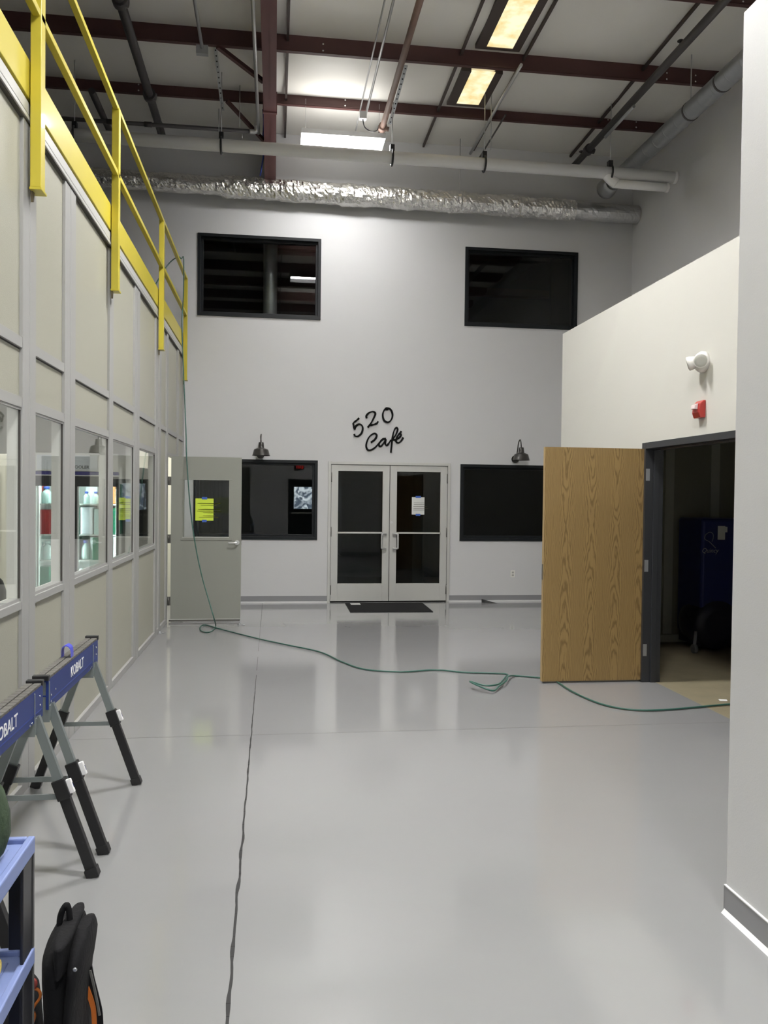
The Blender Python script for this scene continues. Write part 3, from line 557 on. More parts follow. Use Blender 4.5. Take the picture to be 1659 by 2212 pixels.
# sag angles along the ceiling
for i, (u0, v0, u1, v1, lab) in enumerate([(623, 0, 617, 278, 'thin dark strap on the ceiling just right of the rafter'), (1050, 0, 914, 302, 'thin dark strap on the ceiling left of the skylights'), (1210, 0, 1010, 331, 'thin dark strap on the ceiling right of the skylights'), (1505, 20, 1230, 329, 'thin dark strap on the ceiling beside the right sprinkler pipe'), (-60, 25, 28, 152, 'thick dark strap on the ceiling behind the yellow channel')]):
    a = onz(u0, v0, 7.30); b = onz(u1, v1, 7.30); x = (a.x+b.x)/2; y1 = min(D-.02, b.y)
    w = .03 if i < 4 else .07
    m = MB()
    ks = [-7.9]+[y for y in sorted(PY)]+[D-.02]
    m.box(x-w/2, x+w/2, -7.9 if i < 4 else 2, (D-.02) if i < 4 else 11.8, 7.225, 7.262)
    # follow the roof slope
    m.v = [(vx, vy, vz+(roofz(vy)-roofz(D))-.0) for vx, vy, vz in m.v]
    o = m.build('ceiling_strap' if not i else 'ceiling_strap.%03d' % i, 'sag'); tag(o, lab, 'strap', 'sag straps under the roof', kind=S)
# skylights
for i, (q_, lab) in enumerate([(((1020, 152), (1070, 158), (985, 222), (1033, 228)), 'small glowing skylight nearer the back wall'), (((1113, -5), (1165, 5), (1043, 92), (1100, 112)), 'long glowing skylight at the top edge of the photo')]):
    q_ = [onz(u, v, 7.285+.02*i) for u, v in q_]; x0 = (q_[0].x+q_[2].x)/2; x1 = (q_[1].x+q_[3].x)/2; ya = (q_[0].y+q_[1].y)/2-(.5 if i else 0); yb = (q_[2].y+q_[3].y)/2; z = 7.285+.02*i
    t = thing('skylight' if not i else 'skylight.001', ((x0+x1)/2, ya, z), lab, 'skylight', 'warm mottled skylights')
    MB().box(x0, x1, ya, yb, z, z+.01).build('translucent_sheet', 'sky', t)
    MB().box(x0-.13, x0, ya, yb, z-.01, z+.05).box(x1, x1+.10, ya, yb, z-.01, z+.05).box(x0-.13, x1+.10, yb, yb+.05, z-.01, z+.05).build('curb', 'sag', t)
# ------------------------------------------------------------------ pipes running away down the hall
def dpipe(name, u0, v0, u1, v1, z, r, m_, lab, cat='pipe', y0=None, extra=None, group=None):
    a = onz(u0, v0, z); b = onz(u1, v1, z); x = (a.x+b.x)/2; ya = a.y-1.5 if y0 is None else y0; yb = min(b.y, D-.01)
    t = thing(name, (x, yb, z), lab, cat, group)
    MB().cyl((x, ya, z), (x, yb, z), r, n=12).build('run', m_, t)
    if extra: extra(t, x, ya, yb)
    return x, ya, yb, z
def couplings(ys, r, m_, z): 
    def f(t, x, ya, yb):
        for y in ys: MB().cyl((x, y-.05, z), (x, y+.05, z), r, n=14).build('coupling', m_, t)
    return f
def heads(z, ys, r, m_, cup=()):
    def f(t, x, ya, yb):
        for y in ys: MB().cyl((x, y, z), (x, y, z+.09), .012, n=8).cyl((x, y, z+.09), (x, y, z+.10), .035, n=12).cyl((x, y, z+.02), (x, y, z+.05), .022, n=8).build('sprinkler_head', m_, t)
        for y in cup: MB().cyl((x, y-.05, z), (x, y+.05, z), r*1.5, n=14).cyl((x-.02, y, z), (x+.09, y, z-.02), r*.8, n=10).build('coupling', m_, t)
    return f
dpipe('sprinkler_pipe', 250, 0, 357, 295, 6.95, .055, 'blackpipe', 'thick dark sprinkler pipe on the left ceiling', extra=heads(6.95, [12.35], .055, 'blackpipe', (11.3, 9.2)), group='sprinkler pipes')
dpipe('sprinkler_pipe.001', 905, 0, 822, 296, 6.9, .04, 'rust', 'rusty brown sprinkler pipe ending beside the bright fixture', extra=heads(6.9, [], .04, 'rust', (11.65,)), group='sprinkler pipes')
dpipe('sprinkler_pipe.002', 1585, 0, 1225, 361, 6.9, .05, 'blackpipe', 'dark sprinkler pipe on the right ceiling with upright heads', extra=heads(6.9, [9.1, 12.2], .05, 'blackpipe', (11.9,)), group='sprinkler pipes')
dpipe('conduit', 850, 0, 787, 262, 7.0, .016, 'conduit', 'bright conduit running to the white junction box', 'conduit', group='conduits')
dpipe('conduit.001', 828, 0, 770, 285, 7.0, .010, 'conduit', 'thin conduit left of the junction box', 'conduit', group='conduits')
dpipe('conduit.002', 548, 0, 557, 288, 6.85, .022, 'conduit', 'conduit left of the red rafter turning down at its end', 'conduit', group='conduits')
dpipe('conduit.003', 420, 0, 437, 105, 7.0, .020, 'conduit', 'short conduit ending in a box on the left ceiling', 'conduit', extra=lambda t, x, ya, yb: MB().box(x-.07, x+.07, yb-.03, yb+.04, 6.93, 7.03).build('box', 'galv', t), group='conduits')
dpipe('conduit.004', 1160, 100, 1008, 331, 7.0, .020, 'conduit', 'conduit right of the skylights dropping towards the white pipe', 'conduit', group='conduits', y0=9.9)
dpipe('conduit.005', 1130, 192, 1030, 345, 6.9, .012, 'blackpipe', 'second dark conduit beside the skylights', 'conduit', group='conduits', y0=11.0)
dpipe('conduit.006', 1400, 200, 1305, 296, 6.75, .022, 'galv', 'short conduit below the right sprinkler pipe', 'conduit', group='conduits', y0=10.2)
dpipe('conduit.007', 205, 205, 236, 287, 6.95, .045, 'blackpipe', 'short dark pipe stub on the left ceiling above the white pipe', 'pipe', y0=11.3, group='conduits')
# junction box and flexible whip
jb = ony(784, 250, 11.4); fx = ony(818, 290, 11.7)
t = thing('junction_box', jb, 'white junction box with a curly cable feeding the bright fixture', 'box')
MB().box(jb.x-.05, jb.x+.05, jb.y-.04, jb.y+.04, jb.z-.05, jb.z+.05).build('body', 'housing', t, bevel=.004)
MB().tube(smooth_pts([jb+Vector((0, 0, -.05)), jb+Vector((.03, .05, -.13)), jb+Vector((.12, .1, -.16)), jb+Vector((.22, .2, -.10)), (fx.x, 11.7, fx.z+.12), (fx.x+.005, 11.7, fx.z)], 6), .008, 8).build('cable', 'blackplastic', t)
# horizontal dark pipe on the left
a = ony(112, 251, 11.9); b = ony(551, 288, 11.9); z = (a.z+b.z)/2
t = thing('gas_pipe', (b.x, 11.9, z), 'black pipe crossing the left ceiling to the rafter', 'pipe')
MB().cyl((-5.5, 11.9, z), (b.x, 11.9, z), .028, n=12).build('run', 'blackpipe', t); MB().tube(smooth_pts([(b.x-.08, 11.9, z), (b.x, 11.9, z), (b.x+.02, 11.88, z+.03), (b.x+.02, 11.80, z+.07)], 4), .032, 12).build('elbow', 'conduit', t)
p = ony(235, 285, 11.9); q = ony(320, 268, 11.9)
for u in (238, 320): pp = ony(u, 265, 11.9); MB().cyl((pp.x-.05, 11.9, z), (pp.x+.05, 11.9, z), .036, n=12).build('coupling', 'blackpipe', t)
# white pipe with hangers
WY = 11.25; wz = 6.355; xe = ony(1458, 385, WY).x
t = thing('white_pipe', (0, WY, wz), 'long white pipe hung across the hall below the ceiling', 'pipe')
MB().cyl((-5.5, WY, wz), (xe, WY, wz-.05), .082, n=28).build('run', 'whitepipe', t)
MB().lathe((xe-.03, WY, wz-.05), [(.088, 0), (.088, .045), (.07, .05)], axis=(1, 0, 0), n=28).build('end_cap', 'whitepipe', t)
xb0 = ony(1325, 397, WY).x; xb1 = ony(1440, 404, WY).x
MB().cyl((xb0, WY, wz-.19), (xb1, WY, wz-.2), .06, n=24).lathe((xb1-.02, WY, wz-.2), [(.066, 0), (.066, .04)], axis=(1, 0, 0), n=24).tube(smooth_pts([(xb0-.12, WY, wz-.06), (xb0-.05, WY, wz-.13), (xb0+.04, WY, wz-.19)], 4), .07, 18).build('branch', 'whitepipe', t)
for i, (u, v, lab) in enumerate([(161, 276, 'black pipe hanger at the far left behind the yellow railing'), (478, 305, 'black pipe hanger left of the rafter'), (847, 337, 'black pipe hanger at the right end of the bright fixture'), (1046, 355, 'black pipe hanger with double rods below the skylights'), (1318, 371, 'black pipe hanger near the right end of the white pipe')]):
    x = ony(u, v, WY).x; zz = wz-.05*(x+5.5)/(xe+5.5)
    t = thing('pipe_hanger' if not i else 'pipe_hanger.%03d' % i, (x, WY, 7.3), lab, 'hanger', 'pipe hangers')
    ring = [(x, WY+.104*math.cos(a_), zz+.104*math.sin(a_)) for a_ in [math.radians(d) for d in range(75, 75+300, 15)]]
    MB().tube(ring, .014, 8).box(x-.03, x+.03, WY-.03, WY+.05, zz+.09, zz+.17).build('hook', 'blackplastic', t)
    m = MB().cyl((x, WY, zz+.12), (x, WY, 7.33), .006, n=8)
    if i == 3: m.cyl((x+.09, WY, zz+.2), (x+.09, WY, 7.33), .006, n=8)
    m.build('rod', 'conduit', t)
    if i in (3,): MB().cyl((x-.02, 12.70, 7.3), (x-.02, 12.70, 6.40), .007, n=8).build('lower_rod', 'conduit', t)
for i, (u0, v0, v1, y, lab) in enumerate([(519, 105, 275, 11.6, 'thin hanging rod left of the red rafter'), (473, 235, 285, 11.6, 'thin hanging rod above the white pipe on the left'), (523, 290, 300, 11.0, 'short wire stub over the white pipe left of the rafter')]):
    a = ony(u0, v0, y); b = ony(u0-2, v1, y); tag(MB().cyl((a.x, y, min(7.36, a.z)), (a.x, y, b.z), .005, n=8).build('hanging_rod' if not i else 'hanging_rod.%03d' % i, 'conduit'), lab, 'rod', 'thin hanging rods')
cp_ = [ony(568, 236, 11.9), ony(570, 265, 12.0), ony(568, 300, 12.2), ony(569, 335, 12.45), ony(562, 380, 12.6)]
tag(MB().tube(smooth_pts(cp_, 6), .012, 8).build('data_cable', mat('cable_blue', (.02, .035, .22), .5)), 'thin blue cable hanging down beside the red rafter haunch', 'cable')
# perforated struts
for i, (p, q, lab) in enumerate([(ony(465, 102, 10.6), ony(481, 238, 11.6), 'perforated steel strut hanging left of the rafter'), (ony(877, 142, 10.5), ony(842, 268, 11.6), 'perforated steel strut beside the rusty pipe')]):
    m = MB().bar(p, q, .045, .012); 
    n_ = 12
    mm = m; mm.use(1); d_ = (q-p)
    for k in range(n_): c0 = p+d_*((k+.5)/n_)-Vector((0, .012, .008)); mm.cyl(c0, c0+Vector((0, .004, .003)), .010, n=8)
    o = m.build('strut' if not i else 'strut.001', ['galv', 'gap']); tag(o, lab, 'strut', 'perforated struts')
# foil duct
def foil(name, x0, x1, y, z, r, m_, lab, wob):
    m = MB(); n = 28; L = int((x1-x0)/.028); vs = []
    for i in range(L+1):
        x = x0+(x1-x0)*i/L
        for k in range(n):
            t_ = 2*math.pi*k/n; c_, s_ = math.cos(t_), math.sin(t_)
            q_ = noise.noise((x*9, c_*2.2, s_*2.2)); q2 = noise.noise((x*24, c_*5+7, s_*5)); rr = r*(1+wob*(.12*q_+.12*q2+.035*math.sin(x*7.4)))
            if wob > .5 and (x*1.05) % 1 < .035: rr *= .955
            vs.append((x, y+rr*c_, z(x)+rr*s_))
    fs = [(i*n+k, i*n+(k+1) % n, (i+1)*n+(k+1) % n, (i+1)*n+k) for i in range(L) for k in range(n)]
    m.add(vs, fs, False); m.f += [tuple(range(n)), tuple(range(L*n, L*n+n))]; m.sm += [False]*2
    return m.build(name, m_)
FC = ony(700, 417.5, 12.8); FE = ony(1340, 462, 12.8); fz = lambda x: FC.z+(x-FC.x)*(FE.z-FC.z)/(FE.x-FC.x)
xa = ony(478, 385, 12.8).x; xbb = ony(1240, 460, 12.8).x; xc = min(5.80, ony(1388, 465, 12.8).x)
fd = thing('foil_duct', (0, 12.8, 6.24), 'crinkled silver foil duct crossing the back wall above the windows', 'duct')
par(foil('wrapped_run', xa, xbb, 12.8, fz, .16, 'foil', '', 1.0), fd)
par(foil('plain_run', -5.5, xa, 12.8, fz, .14, 'foil', '', .6), fd)
par(foil('end_sleeve', xbb, xc, 12.8, fz, .142, 'foild', '', .35), fd)
# spiral duct along the right
sx_, sz_ = 5.146, 6.575
m = MB(); prof = []; y = 2.0
while y < 12.2:
    prof += [(.116, y), (.116, y+.01), (.116, y+.14), (.116, y+.275), (.116, y+.284), (.118, y+.286), (.118, y+.297), (.116, y+.2985)]; y += .3
t = thing('spiral_duct', (sx_, 11, sz_), 'long galvanised spiral duct running along the right wall', 'duct')
MB().lathe((sx_, 0, sz_), prof, axis=(0, 1, 0), n=24).build('run', 'galvd', t)
for y in (9.1, 9.84): MB().lathe((sx_, y, sz_), [(.121, 0), (.121, .03)], axis=(0, 1, 0), n=24).build('strap', 'blackpipe', t)
MB().cyl((sx_, 9.86, sz_+.1), (sx_, 9.86, 7.28), .008, n=8).build('rod', 'conduit', t)
MB().lathe((sx_, 12.25, sz_), [(.114, 0), (.13, .1), (.15, .22), (.153, .28), (.145, .28), (.12, .2)], axis=(0, 1, 0), n=28).build('bell_end', 'galv', t)
# ------------------------------------------------------------------ LED fixtures (one in view, the row continues behind the camera)
FZ = ony(648, 318, 11.93).z; fl_ = ony(648, 318, 11.93).x; fr_ = ony(824, 329, 11.93).x; fn_ = onz(736, 292, FZ).y
t0 = thing('led_fixture', (.93, 12, 6.8), 'bright white linear fixture hanging in front of the back wall', 'light', 'high bay light fixtures')
MB().box(fl_, fr_, fn_, 11.93, FZ, FZ+.07).build('housing', 'housing', t0, bevel=.006); MB().box(fl_+.01, fr_-.01, fn_+.01, 11.92, FZ-.008, FZ).build('diffuser', 'led', t0)
MB().box(fl_+.05, fr_-.05, fn_+.06, 11.87, FZ+.07, FZ+.075).build('top_diffuser', 'uplight', t0)
for x_ in (fl_+.07, fr_-.06): MB().cyl((x_, 11.75, FZ+.07), (x_, 11.75, 7.27), .003, n=6).build('wire', 'conduit', t0)
FIX = [(.93, 7.2), (.93, 2.4), (.93, -3)]
for (fx_, fy_), lab in zip(FIX, ('bright linear fixture overhead, next one nearer than the visible fixture', 'bright linear fixture overhead just ahead of the camera', 'bright linear fixture overhead behind the camera')):
    c_ = copy_tree(t0, (fx_-.93, fy_-11.75, .04), lab)
    for ch in c_.children:
        if ch.name.startswith('top_diffuser'): ch.data = ch.data.copy(); ch.data.materials[0] = M['ceil_fill']  # stronger upward glow added on these unseen fixtures to brighten the ceiling
        if ch.name.startswith('diffuser'): ch.data = ch.data.copy(); ch.data.materials[0] = M['led2']
    a0, a1, b0, b1, zf = fl_, fr_, fn_, 11.93, FZ; ox, oy, oz = fx_-.93, fy_-11.75, .04
    MB().box(a0+ox-.02, a1+ox+.02, b0+oy-.02, b0+oy, zf-.09+oz, zf+.07+oz).box(a0+ox-.02, a1+ox+.02, b1+oy, b1+oy+.02, zf-.09+oz, zf+.07+oz).box(a0+ox-.02, a0+ox, b0+oy, b1+oy, zf-.09+oz, zf+.07+oz).box(a1+ox, a1+ox+.02, b0+oy, b1+oy, zf-.09+oz, zf+.07+oz).build('added_cutoff_skirt', 'cartgrey', c_)  # unseen skirt added to keep light off the upper walls
# ------------------------------------------------------------------ yellow guard rail
YX = XL+.08
gr = thing('guard_rail', (YX, 6, 3.97), 'yellow steel guard rail along the edge of the room deck', 'railing')
m = MB().box(XL-.01, XL+.0, -.7, D-.3, 3.887, 4.10).box(XL, XL+.03, -.7, D-.3, 4.09, 4.10).box(XL, XL+.03, -.7, D-.3, 3.887, 3.897)
m = MB().box(XL-.01, XL+.022, -.7, D-.3, 3.887, 4.10)
m.build('toe_channel', 'yellow', gr, bevel=.004)
for y in (-.1, 2.4, 4.85, 7.15, 9.98, 12.60):
    ps = MB().box(YX-.052, YX-.012, y, y+.105, 3.385, 4.90).box(YX-.012, YX, y, y+.105, 3.385, 4.90).box(YX-.055, YX+.004, y+.03, y+.075, 3.385, 4.90)
    ps = MB().box(YX-.052, YX, y, y+.105, 3.40, 4.90).box(YX-.052, YX+.006, y-.003, y+.014, 3.40, 4.90).box(YX-.056, YX+.01, y-.006, y+.108, 3.385, 3.40)
    po = ps.build('post', 'yellow', gr, bevel=.003)
    MB().prism([(YX-.056, y+.02, 3.385), (YX-.056, y+.06, 3.385), (YX-.056, y+.045, 3.33), (YX-.056, y+.032, 3.325)], (.012, 0, 0)).build('bolt_tab', 'yellowd', po)
MB().box(YX-.042, YX-.0, -.7, 12.705, 4.885, 4.925).build('top_rail', 'yellow', gr, bevel=.003)
MB().box(YX-.042, YX-.0, -.7, 12.7, 4.342, 4.382).build('mid_rail', 'yellow', gr, bevel=.003)
# ------------------------------------------------------------------ green hose
H = []
for (u, v), y in zip([(397, 560), (396, 640), (393, 700), (396, 790), (399, 860), (402, 940), (403, 985), (410, 1085), (420, 1165), (435, 1240), (452, 1300), (462, 1335)], [11.69, 11.62, 11.55, 11.48, 11.38, 11.2, 11.02, 10.9, 10.8, 10.7, 10.58, 10.5]): H.append(ony(u, v, y))
head = [Vector((-1.66, 11.0, 3.98)), Vector((-1.62, 11.12, 4.3)), Vector((-1.45, 11.4, 4.75)), Vector((YX-.03, 11.66, 4.945)), Vector((YX+.012, 11.69, 4.93))]
fl = [(466, 1353), (458, 1363), (446, 1366), (434, 1362), (433, 1354), (443, 1350), (466, 1356), (500, 1365), (560, 1380), (620, 1393), (690, 1408), (740, 1430), (790, 1446), (870, 1451), (940, 1447), (1000, 1452), (1060, 1454), (1094, 1456), (1092, 1462), (1078, 1477), (1050, 1481), (1015, 1472), (1040, 1484), (1066, 1492), (1078, 1482), (1094, 1470), (1098, 1461), (1115, 1460), (1168, 1464)]
H2 = [onz(u, v, .011) for u, v in fl]
for k, dz in ((18, .02), (19, .03), (20, .035), (21, .05), (22, .035), (23, .012), (24, .02), (25, .03), (26, .03)): H2[k] = onz(fl[k][0], fl[k][1], .011+dz)
H3 = [onz(u, v, .0105) for u, v in [(1185, 1468.5), (1200, 1471), (1240, 1496), (1300, 1521), (1360, 1532.5), (1420, 1534), (1500, 1528), (1580, 1521)]]
H3 += [H3[-1]+Vector((.35, .0, 0)), H3[-1]+Vector((.9, -.4, 0))]
tag(MB().tube(smooth_pts(head+H+H2+H3, 6), .0078, 10).build('air_hose', 'hose'), 'thin green air hose hanging from the railing and crossing the floor', 'hose')
# ------------------------------------------------------------------ sawhorses
def sawhorse():
    Y0, Y1, X = 3.965, 5.04, -1.062; zt_ = .83; zb = .69
    t = thing('sawhorse', (X, (Y0+Y1)/2, 0), 'blue folding sawhorse standing farther away with a raised handle', 'sawhorse', 'blue sawhorses by the partition')
    bm = MB().box(X+.022, X+.034, Y0, Y1, zb, zt_).box(X-.034, X-.022, Y0, Y1, zb, zt_).box(X-.022, X+.022, Y0+.0, Y1, zt_-.012, zt_).box(X-.022, X+.022, Y0+.002, Y1-.002, zb+.06, zb+.066)
    bm.prism([(X+.033, Y0+.02, zb+.04), (X+.033, Y1-.02, zb+.04), (X+.036, Y1-.02, zb+.035), (X+.036, Y0+.02, zb+.035)], (0, 0, -.004))
    bm.use(1)
    for y, z in ((Y0+.04, zb+.03), (Y0+.04, zb+.06), (Y0+.12, zb+.07), (Y1-.05, zb+.10), (Y1-.05, zb+.06), (Y1-.17, zb+.01), (Y1-.2, zb+.008)): bm.cyl((X+.033, y, z), (X+.037, y, z), .005, n=8)
    beam = bm.build('beam', ['sawblue', 'steelrivet'], t)
    text_mesh('lettering', 'KOBALT', 'white', (X+.0345, Y0+.42, zb+.058), (0, 1, 0), (0, 0, 1), .075, .0006, beam, bold=.0006, sx=1.0)
    pd = MB(); y = Y0+.003
    while y < Y1-.03:
        for s in (-1, 1): pd.box(X+s*.003, X+s*.034, y, y+.045, zt_, zt_+.012)
        y += .05
    pd.build('top_pad', 'sawpad', t, bevel=.002)
    for y in (Y0-.012, Y1-.015): MB().box(X-.037, X+.037, y, y+.030, zt_-.005, zt_+.022).build('pad_end', 'sawblack', t, bevel=.004)
    hp = smooth_pts([(X-.022, 4.60, zt_+.01), (X-.02, 4.60, zt_+.055), (X+.0, 4.60, zt_+.072), (X+.022, 4.60, zt_+.055), (X+.026, 4.60, zt_+.01)], 5)
    hm = MB()
    for a_, b_ in zip(hp, hp[1:]): hm.bar(a_, b_, .06, .005, hint=(0, 1, 0)) if False else hm.hexa([(a_.x, 4.42, a_.z), (b_.x, 4.42, b_.z), (b_.x, 4.48, b_.z), (a_.x, 4.48, a_.z), (a_.x, 4.42, a_.z+.005), (b_.x, 4.42, b_.z+.005), (b_.x, 4.48, b_.z+.005), (a_.x, 4.48, a_.z+.005)])
    hm.build('handle', mat('handle_blue', (.07, .08, .55), .35), t)
    for y, yb in ((Y0+.04, Y0-.10), (Y1-.10, Y1-.28)):
        yt = y
        br = MB().box(X-.038, X+.038, yt-.035, yt-.029, zb-.06, zt_-.01).box(X+.036, X+.041, yt-.035, yt+.03, zb-.05, zb+.02).box(X-.041, X-.036, yt-.035, yt+.03, zb-.05, zb+.02)
        br.build('end_bracket', 'sawgalv', t, bevel=.002)
        for s in (-1, 1):
            top = Vector((X+s*.03, yt, zb+.02)); foot = Vector((X+s*.285, yb if False else yt-.02, 0)); k = top+(foot-top)*.42
            lm = MB().bar(top, top+(foot-top)*.47, .038, .026, hint=(0, 1, 0)); lm.use(1)
            for q in range(9):
                c_ = top+(foot-top)*(.16+.03*q); lm.cyl(c_+Vector((s*.013, 0, .0055)), c_+Vector((s*.0165, 0, .007)), .0045, n=8)
            lg = lm.build('leg', ['sawgalv', 'steelrivet'], t)
            MB().bar(k, foot+(top-foot)*.04, .046, .034, hint=(0, 1, 0)).build('extension', 'sawblack', lg, bevel=.003)
            cl = MB().bar(k-(foot-top)*.03, k+(foot-top)*.09, .058, .046, hint=(0, 1, 0)).build('clamp', 'sawblack', lg, bevel=.004)
            if s > 0:
                cc = k+(foot-top)*.02+Vector((.028, 0, .012)); MB().bar(cc-(foot-top)*.03, cc+(foot-top)*.055, .04, .018, hint=(0, 1, 0)).build('clamp_button', 'white', lg, bevel=.004)
                MB().bar(cc-(foot-top)*.002+Vector((.0095, 0, .004)), cc+(foot-top)*.03+Vector((.0095, 0, .004)), .022, .003, hint=(0, 1, 0)).build('button_inlay', 'sawblue', lg)
            MB().bar(foot+(top-foot)*.055, foot, .055, .046, hint=(0, 1, 0)).build('foot', 'sawblack', lg, bevel=.003)
        l_ = top+(foot-top)*0
        zz = .36
        fx0 = X-.03-.265*(.71-zz)/.71; fx1 = X+.03+.265*(.71-zz)/.71
        MB().box(fx0, fx1, yt-.022, yt-.016, zz-.012, zz+.012).build('spreader', 'sawgalv', t)
    return t
s1 = sawhorse()
s2 = copy_tree(s1, (.0, -1.17, 0), 'blue folding sawhorse standing nearer and cut by the left edge')
# ------------------------------------------------------------------ utility cart
CX, CY = -.585, 2.14
cart = thing('utility_cart', (CX-.22, CY-.35, 0), 'blue three shelf utility cart with black legs at lower left', 'cart')
def tray(z):
    x0, x1, y0, y1 = CX-.44, CX, CY-.80, CY; w = .018; h = .042
    m = MB().box(x0, x1, y0, y1, z-h, z-h+.008).box(x0, x0+w, y0, y1, z-h, z).box(x1-w, x1, y0, y1, z-h, z).box(x0+w, x1-w, y0, y0+w, z-h, z).box(x0+w, x1-w, y1-w, y1, z-h, z).box(x0+w, x1-w, y0+w, y1-w, z-h, z-.012).box(x0+w+.03, x1-w-.03, y0+w+.03, y1-w-.03, z-h, z-.009)
    m.build('tray', 'cartblue', cart, bevel=.004)
for z in (.84, .56, .20): tray(z)
for x, y in ((CX, CY), (CX-.44, CY), (CX, CY-.8), (CX-.44, CY-.8)):
    sx2 = -1 if x == CX else 1; sy2 = -1 if y == CY else 1
    for za, zb_ in ((.56-.0, .84-.042), (.20, .56-.042), (.09, .20-.042)):
        lg = MB().box(x+sx2*.004, x+sx2*.012, y+sy2*.004, y+sy2*.085, za, zb_).box(x+sx2*.004, x+sx2*.06, y+sy2*.004, y+sy2*.014, za, zb_).build('leg', 'cartleg', cart, bevel=.002)
        MB().box(x+sx2*.0015, x+sx2*.005, y+sy2*.001, y+sy2*.010, za, zb_).build('edge_strip', 'cartgrey', lg)
    MB().cyl((x+sx2*.04-.012, y+sy2*.05, .045), (x+sx2*.04+.012, y+sy2*.05, .045), .045, n=20).box(x+sx2*.04-.018, x+sx2*.04+.018, y+sy2*.05-.03, y+sy2*.05+.03, .075, .095).build('caster', 'sawblack', cart)
# green canvas bag on the tray
gb = thing('canvas_bag', (-.73, 2.0, .84), 'dark green canvas bag standing on the top cart tray', 'bag')
m = MB(); c0 = Vector((-.715, 2.02, .84-.012)); vs = []; n = 20; prof = [(.075, 0), (.092, .02), (.102, .06), (.105, .11), (.095, .16), (.07, .20), (.03, .225), (.005, .23)]
for r, h_ in prof:
    for k in range(n):
        t_ = 2*math.pi*k/n; q_ = 1+.08*noise.noise((math.cos(t_)*2, math.sin(t_)*2, h_*9)); vs.append((c0.x+r*q_*math.cos(t_)*.98, c0.y+r*q_*math.sin(t_)*.9, c0.z+h_))
m.add(vs, [(i*n+k, i*n+(k+1) % n, (i+1)*n+(k+1) % n, (i+1)*n+k) for i in range(len(prof)-1) for k in range(n)], True); m.f += [tuple(range(n)), tuple(range((len(prof)-1)*n, len(prof)*n))]; m.sm += [False]*2
m.build('body', 'green', gb); MB().tube(smooth_pts([c0+Vector((-.04, -.05, .2)), c0+Vector((-.03, -.05, .26)), c0+Vector((.03, -.05, .255)), c0+Vector((.035, -.05, .2))], 5), .006, 8).build('strap', 'green', gb)
# tool on the middle shelf
p0 = onz(12, 2010, .61); t = thing('cordless_tool', (p0.x, p0.y, .55), 'black tool with a yellow end lying on the middle cart shelf', 'tool')
tq = Vector((-.70, 1.98, .552))
MB().lathe(tq+Vector((0, 0, .05)), [(.03, -.12), (.036, -.10), (.036, .02), (.028, .05)], axis=(.5, -.1, .0), n=18).box(tq.x-.13, tq.x-.09, tq.y-.02, tq.y+.03, tq.z, tq.z+.045).build('body', 'sawblack', t)
MB().lathe(tq+Vector((0, 0, .05)), [(.028, .05), (.03, .055), (.024, .08), (.012, .085)], axis=(.5, -.1, .0), n=18).build('nose', mat('tool_yellow', (.65, .50, .12), .4), t)
# ------------------------------------------------------------------ backpack
def P_(u, v, y=2.36): return ony(60+u/7.089, 1900+v/7.089, y)
bk = thing('backpack', (-.56, 2.36, 0), 'black backpack standing upright on the floor beside the cart', 'backpack')
def lump(m, outline_fn, z0, z1, y0, y1, nz=26, n=24, pw=2.6):
    vs = []
    for i in range(nz+1):
        z = z0+(z1-z0)*i/nz; xl, xr = outline_fn(z); e = 1.0
        t1 = (z1-z)/(z1-z0); edge = min(1, (t1/.12)**.5) if t1 < .12 else 1
        cx_, hw = (xl+xr)/2, (xr-xl)/2*(.74+.26*edge); hd = (y1-y0)/2*(.25+.75*edge)
        for k in range(n):
            a_ = 2*math.pi*k/n; c_, s_ = math.cos(a_), math.sin(a_); q_ = 1+.035*noise.noise((c_*2+z*7, s_*2, z*6))
            vs.append((cx_+hw*math.copysign(abs(c_)**(2/pw), c_)*q_, (y0+y1)/2+hd*math.copysign(abs(s_)**(2/pw), s_)*q_, z))
    fs = [(i*n+k, i*n+(k+1) % n, (i+1)*n+(k+1) % n, (i+1)*n+k) for i in range(nz) for k in range(n)]
    m.add(vs, fs, True); k0 = len(m.v)-len(vs); m.f += [tuple(k0+k for k in reversed(range(n))), tuple(k0+nz*n+k for k in range(n))]; m.sm += [False]*2
def interp(tab):
    def f(z):
        for (za, a_, b_), (zc, c_, d_) in zip(tab, tab[1:]):
            if za <= z <= zc: t_ = (z-za)/(zc-za); return a_+(c_-a_)*t_, b_+(d_-b_)*t_
        return tab[0][1:] if z < tab[0][0] else tab[-1][1:]
    return f
def rows(data):
    out = []
    for v, ul, ur in data: a_ = P_(ul, v, 2.27); b_ = P_(ur, v, 2.27); out.append((a_.z, a_.x-.012, b_.x-.010))
    return sorted(out)
m = MB(); t1 = rows([(640, 370, 800), (800, 365, 800), (1000, 335, 800), (1100, 270, 790), (1300, 245, 780), (1600, 255, 760), (1700, 270, 760), (2212, 275, 850)]); t1[0:0] = [(0., t1[0][1]+.005, t1[0][2]+.01)]
lump(m, interp(t1), 0.0, P_(500, 590).z, 2.22, 2.5); m.build('main_compartment', 'fabric', bk)
m = MB(); t2 = rows([(595, 760, 930), (700, 740, 980), (900, 720, 980), (1200, 690, 960), (1500, 680, 920), (1680, 660, 880), (2000, 640, 860), (2212, 640, 850)]); t2[0:0] = [(0., t2[0][1], t2[0][2])]
lump(m, interp(t2), 0.0, P_(850, 590).z, 2.20, 2.47); m.build('front_pocket', 'fabric', bk)
m = MB(); t3 = rows([(530, 620, 770), (700, 520, 790), (1000, 510, 740), (1300, 560, 700)])
lump(m, interp(t3), t3[0][0], P_(680, 525).z, 2.19, 2.45); m.build('middle_pocket', 'fabric', bk)
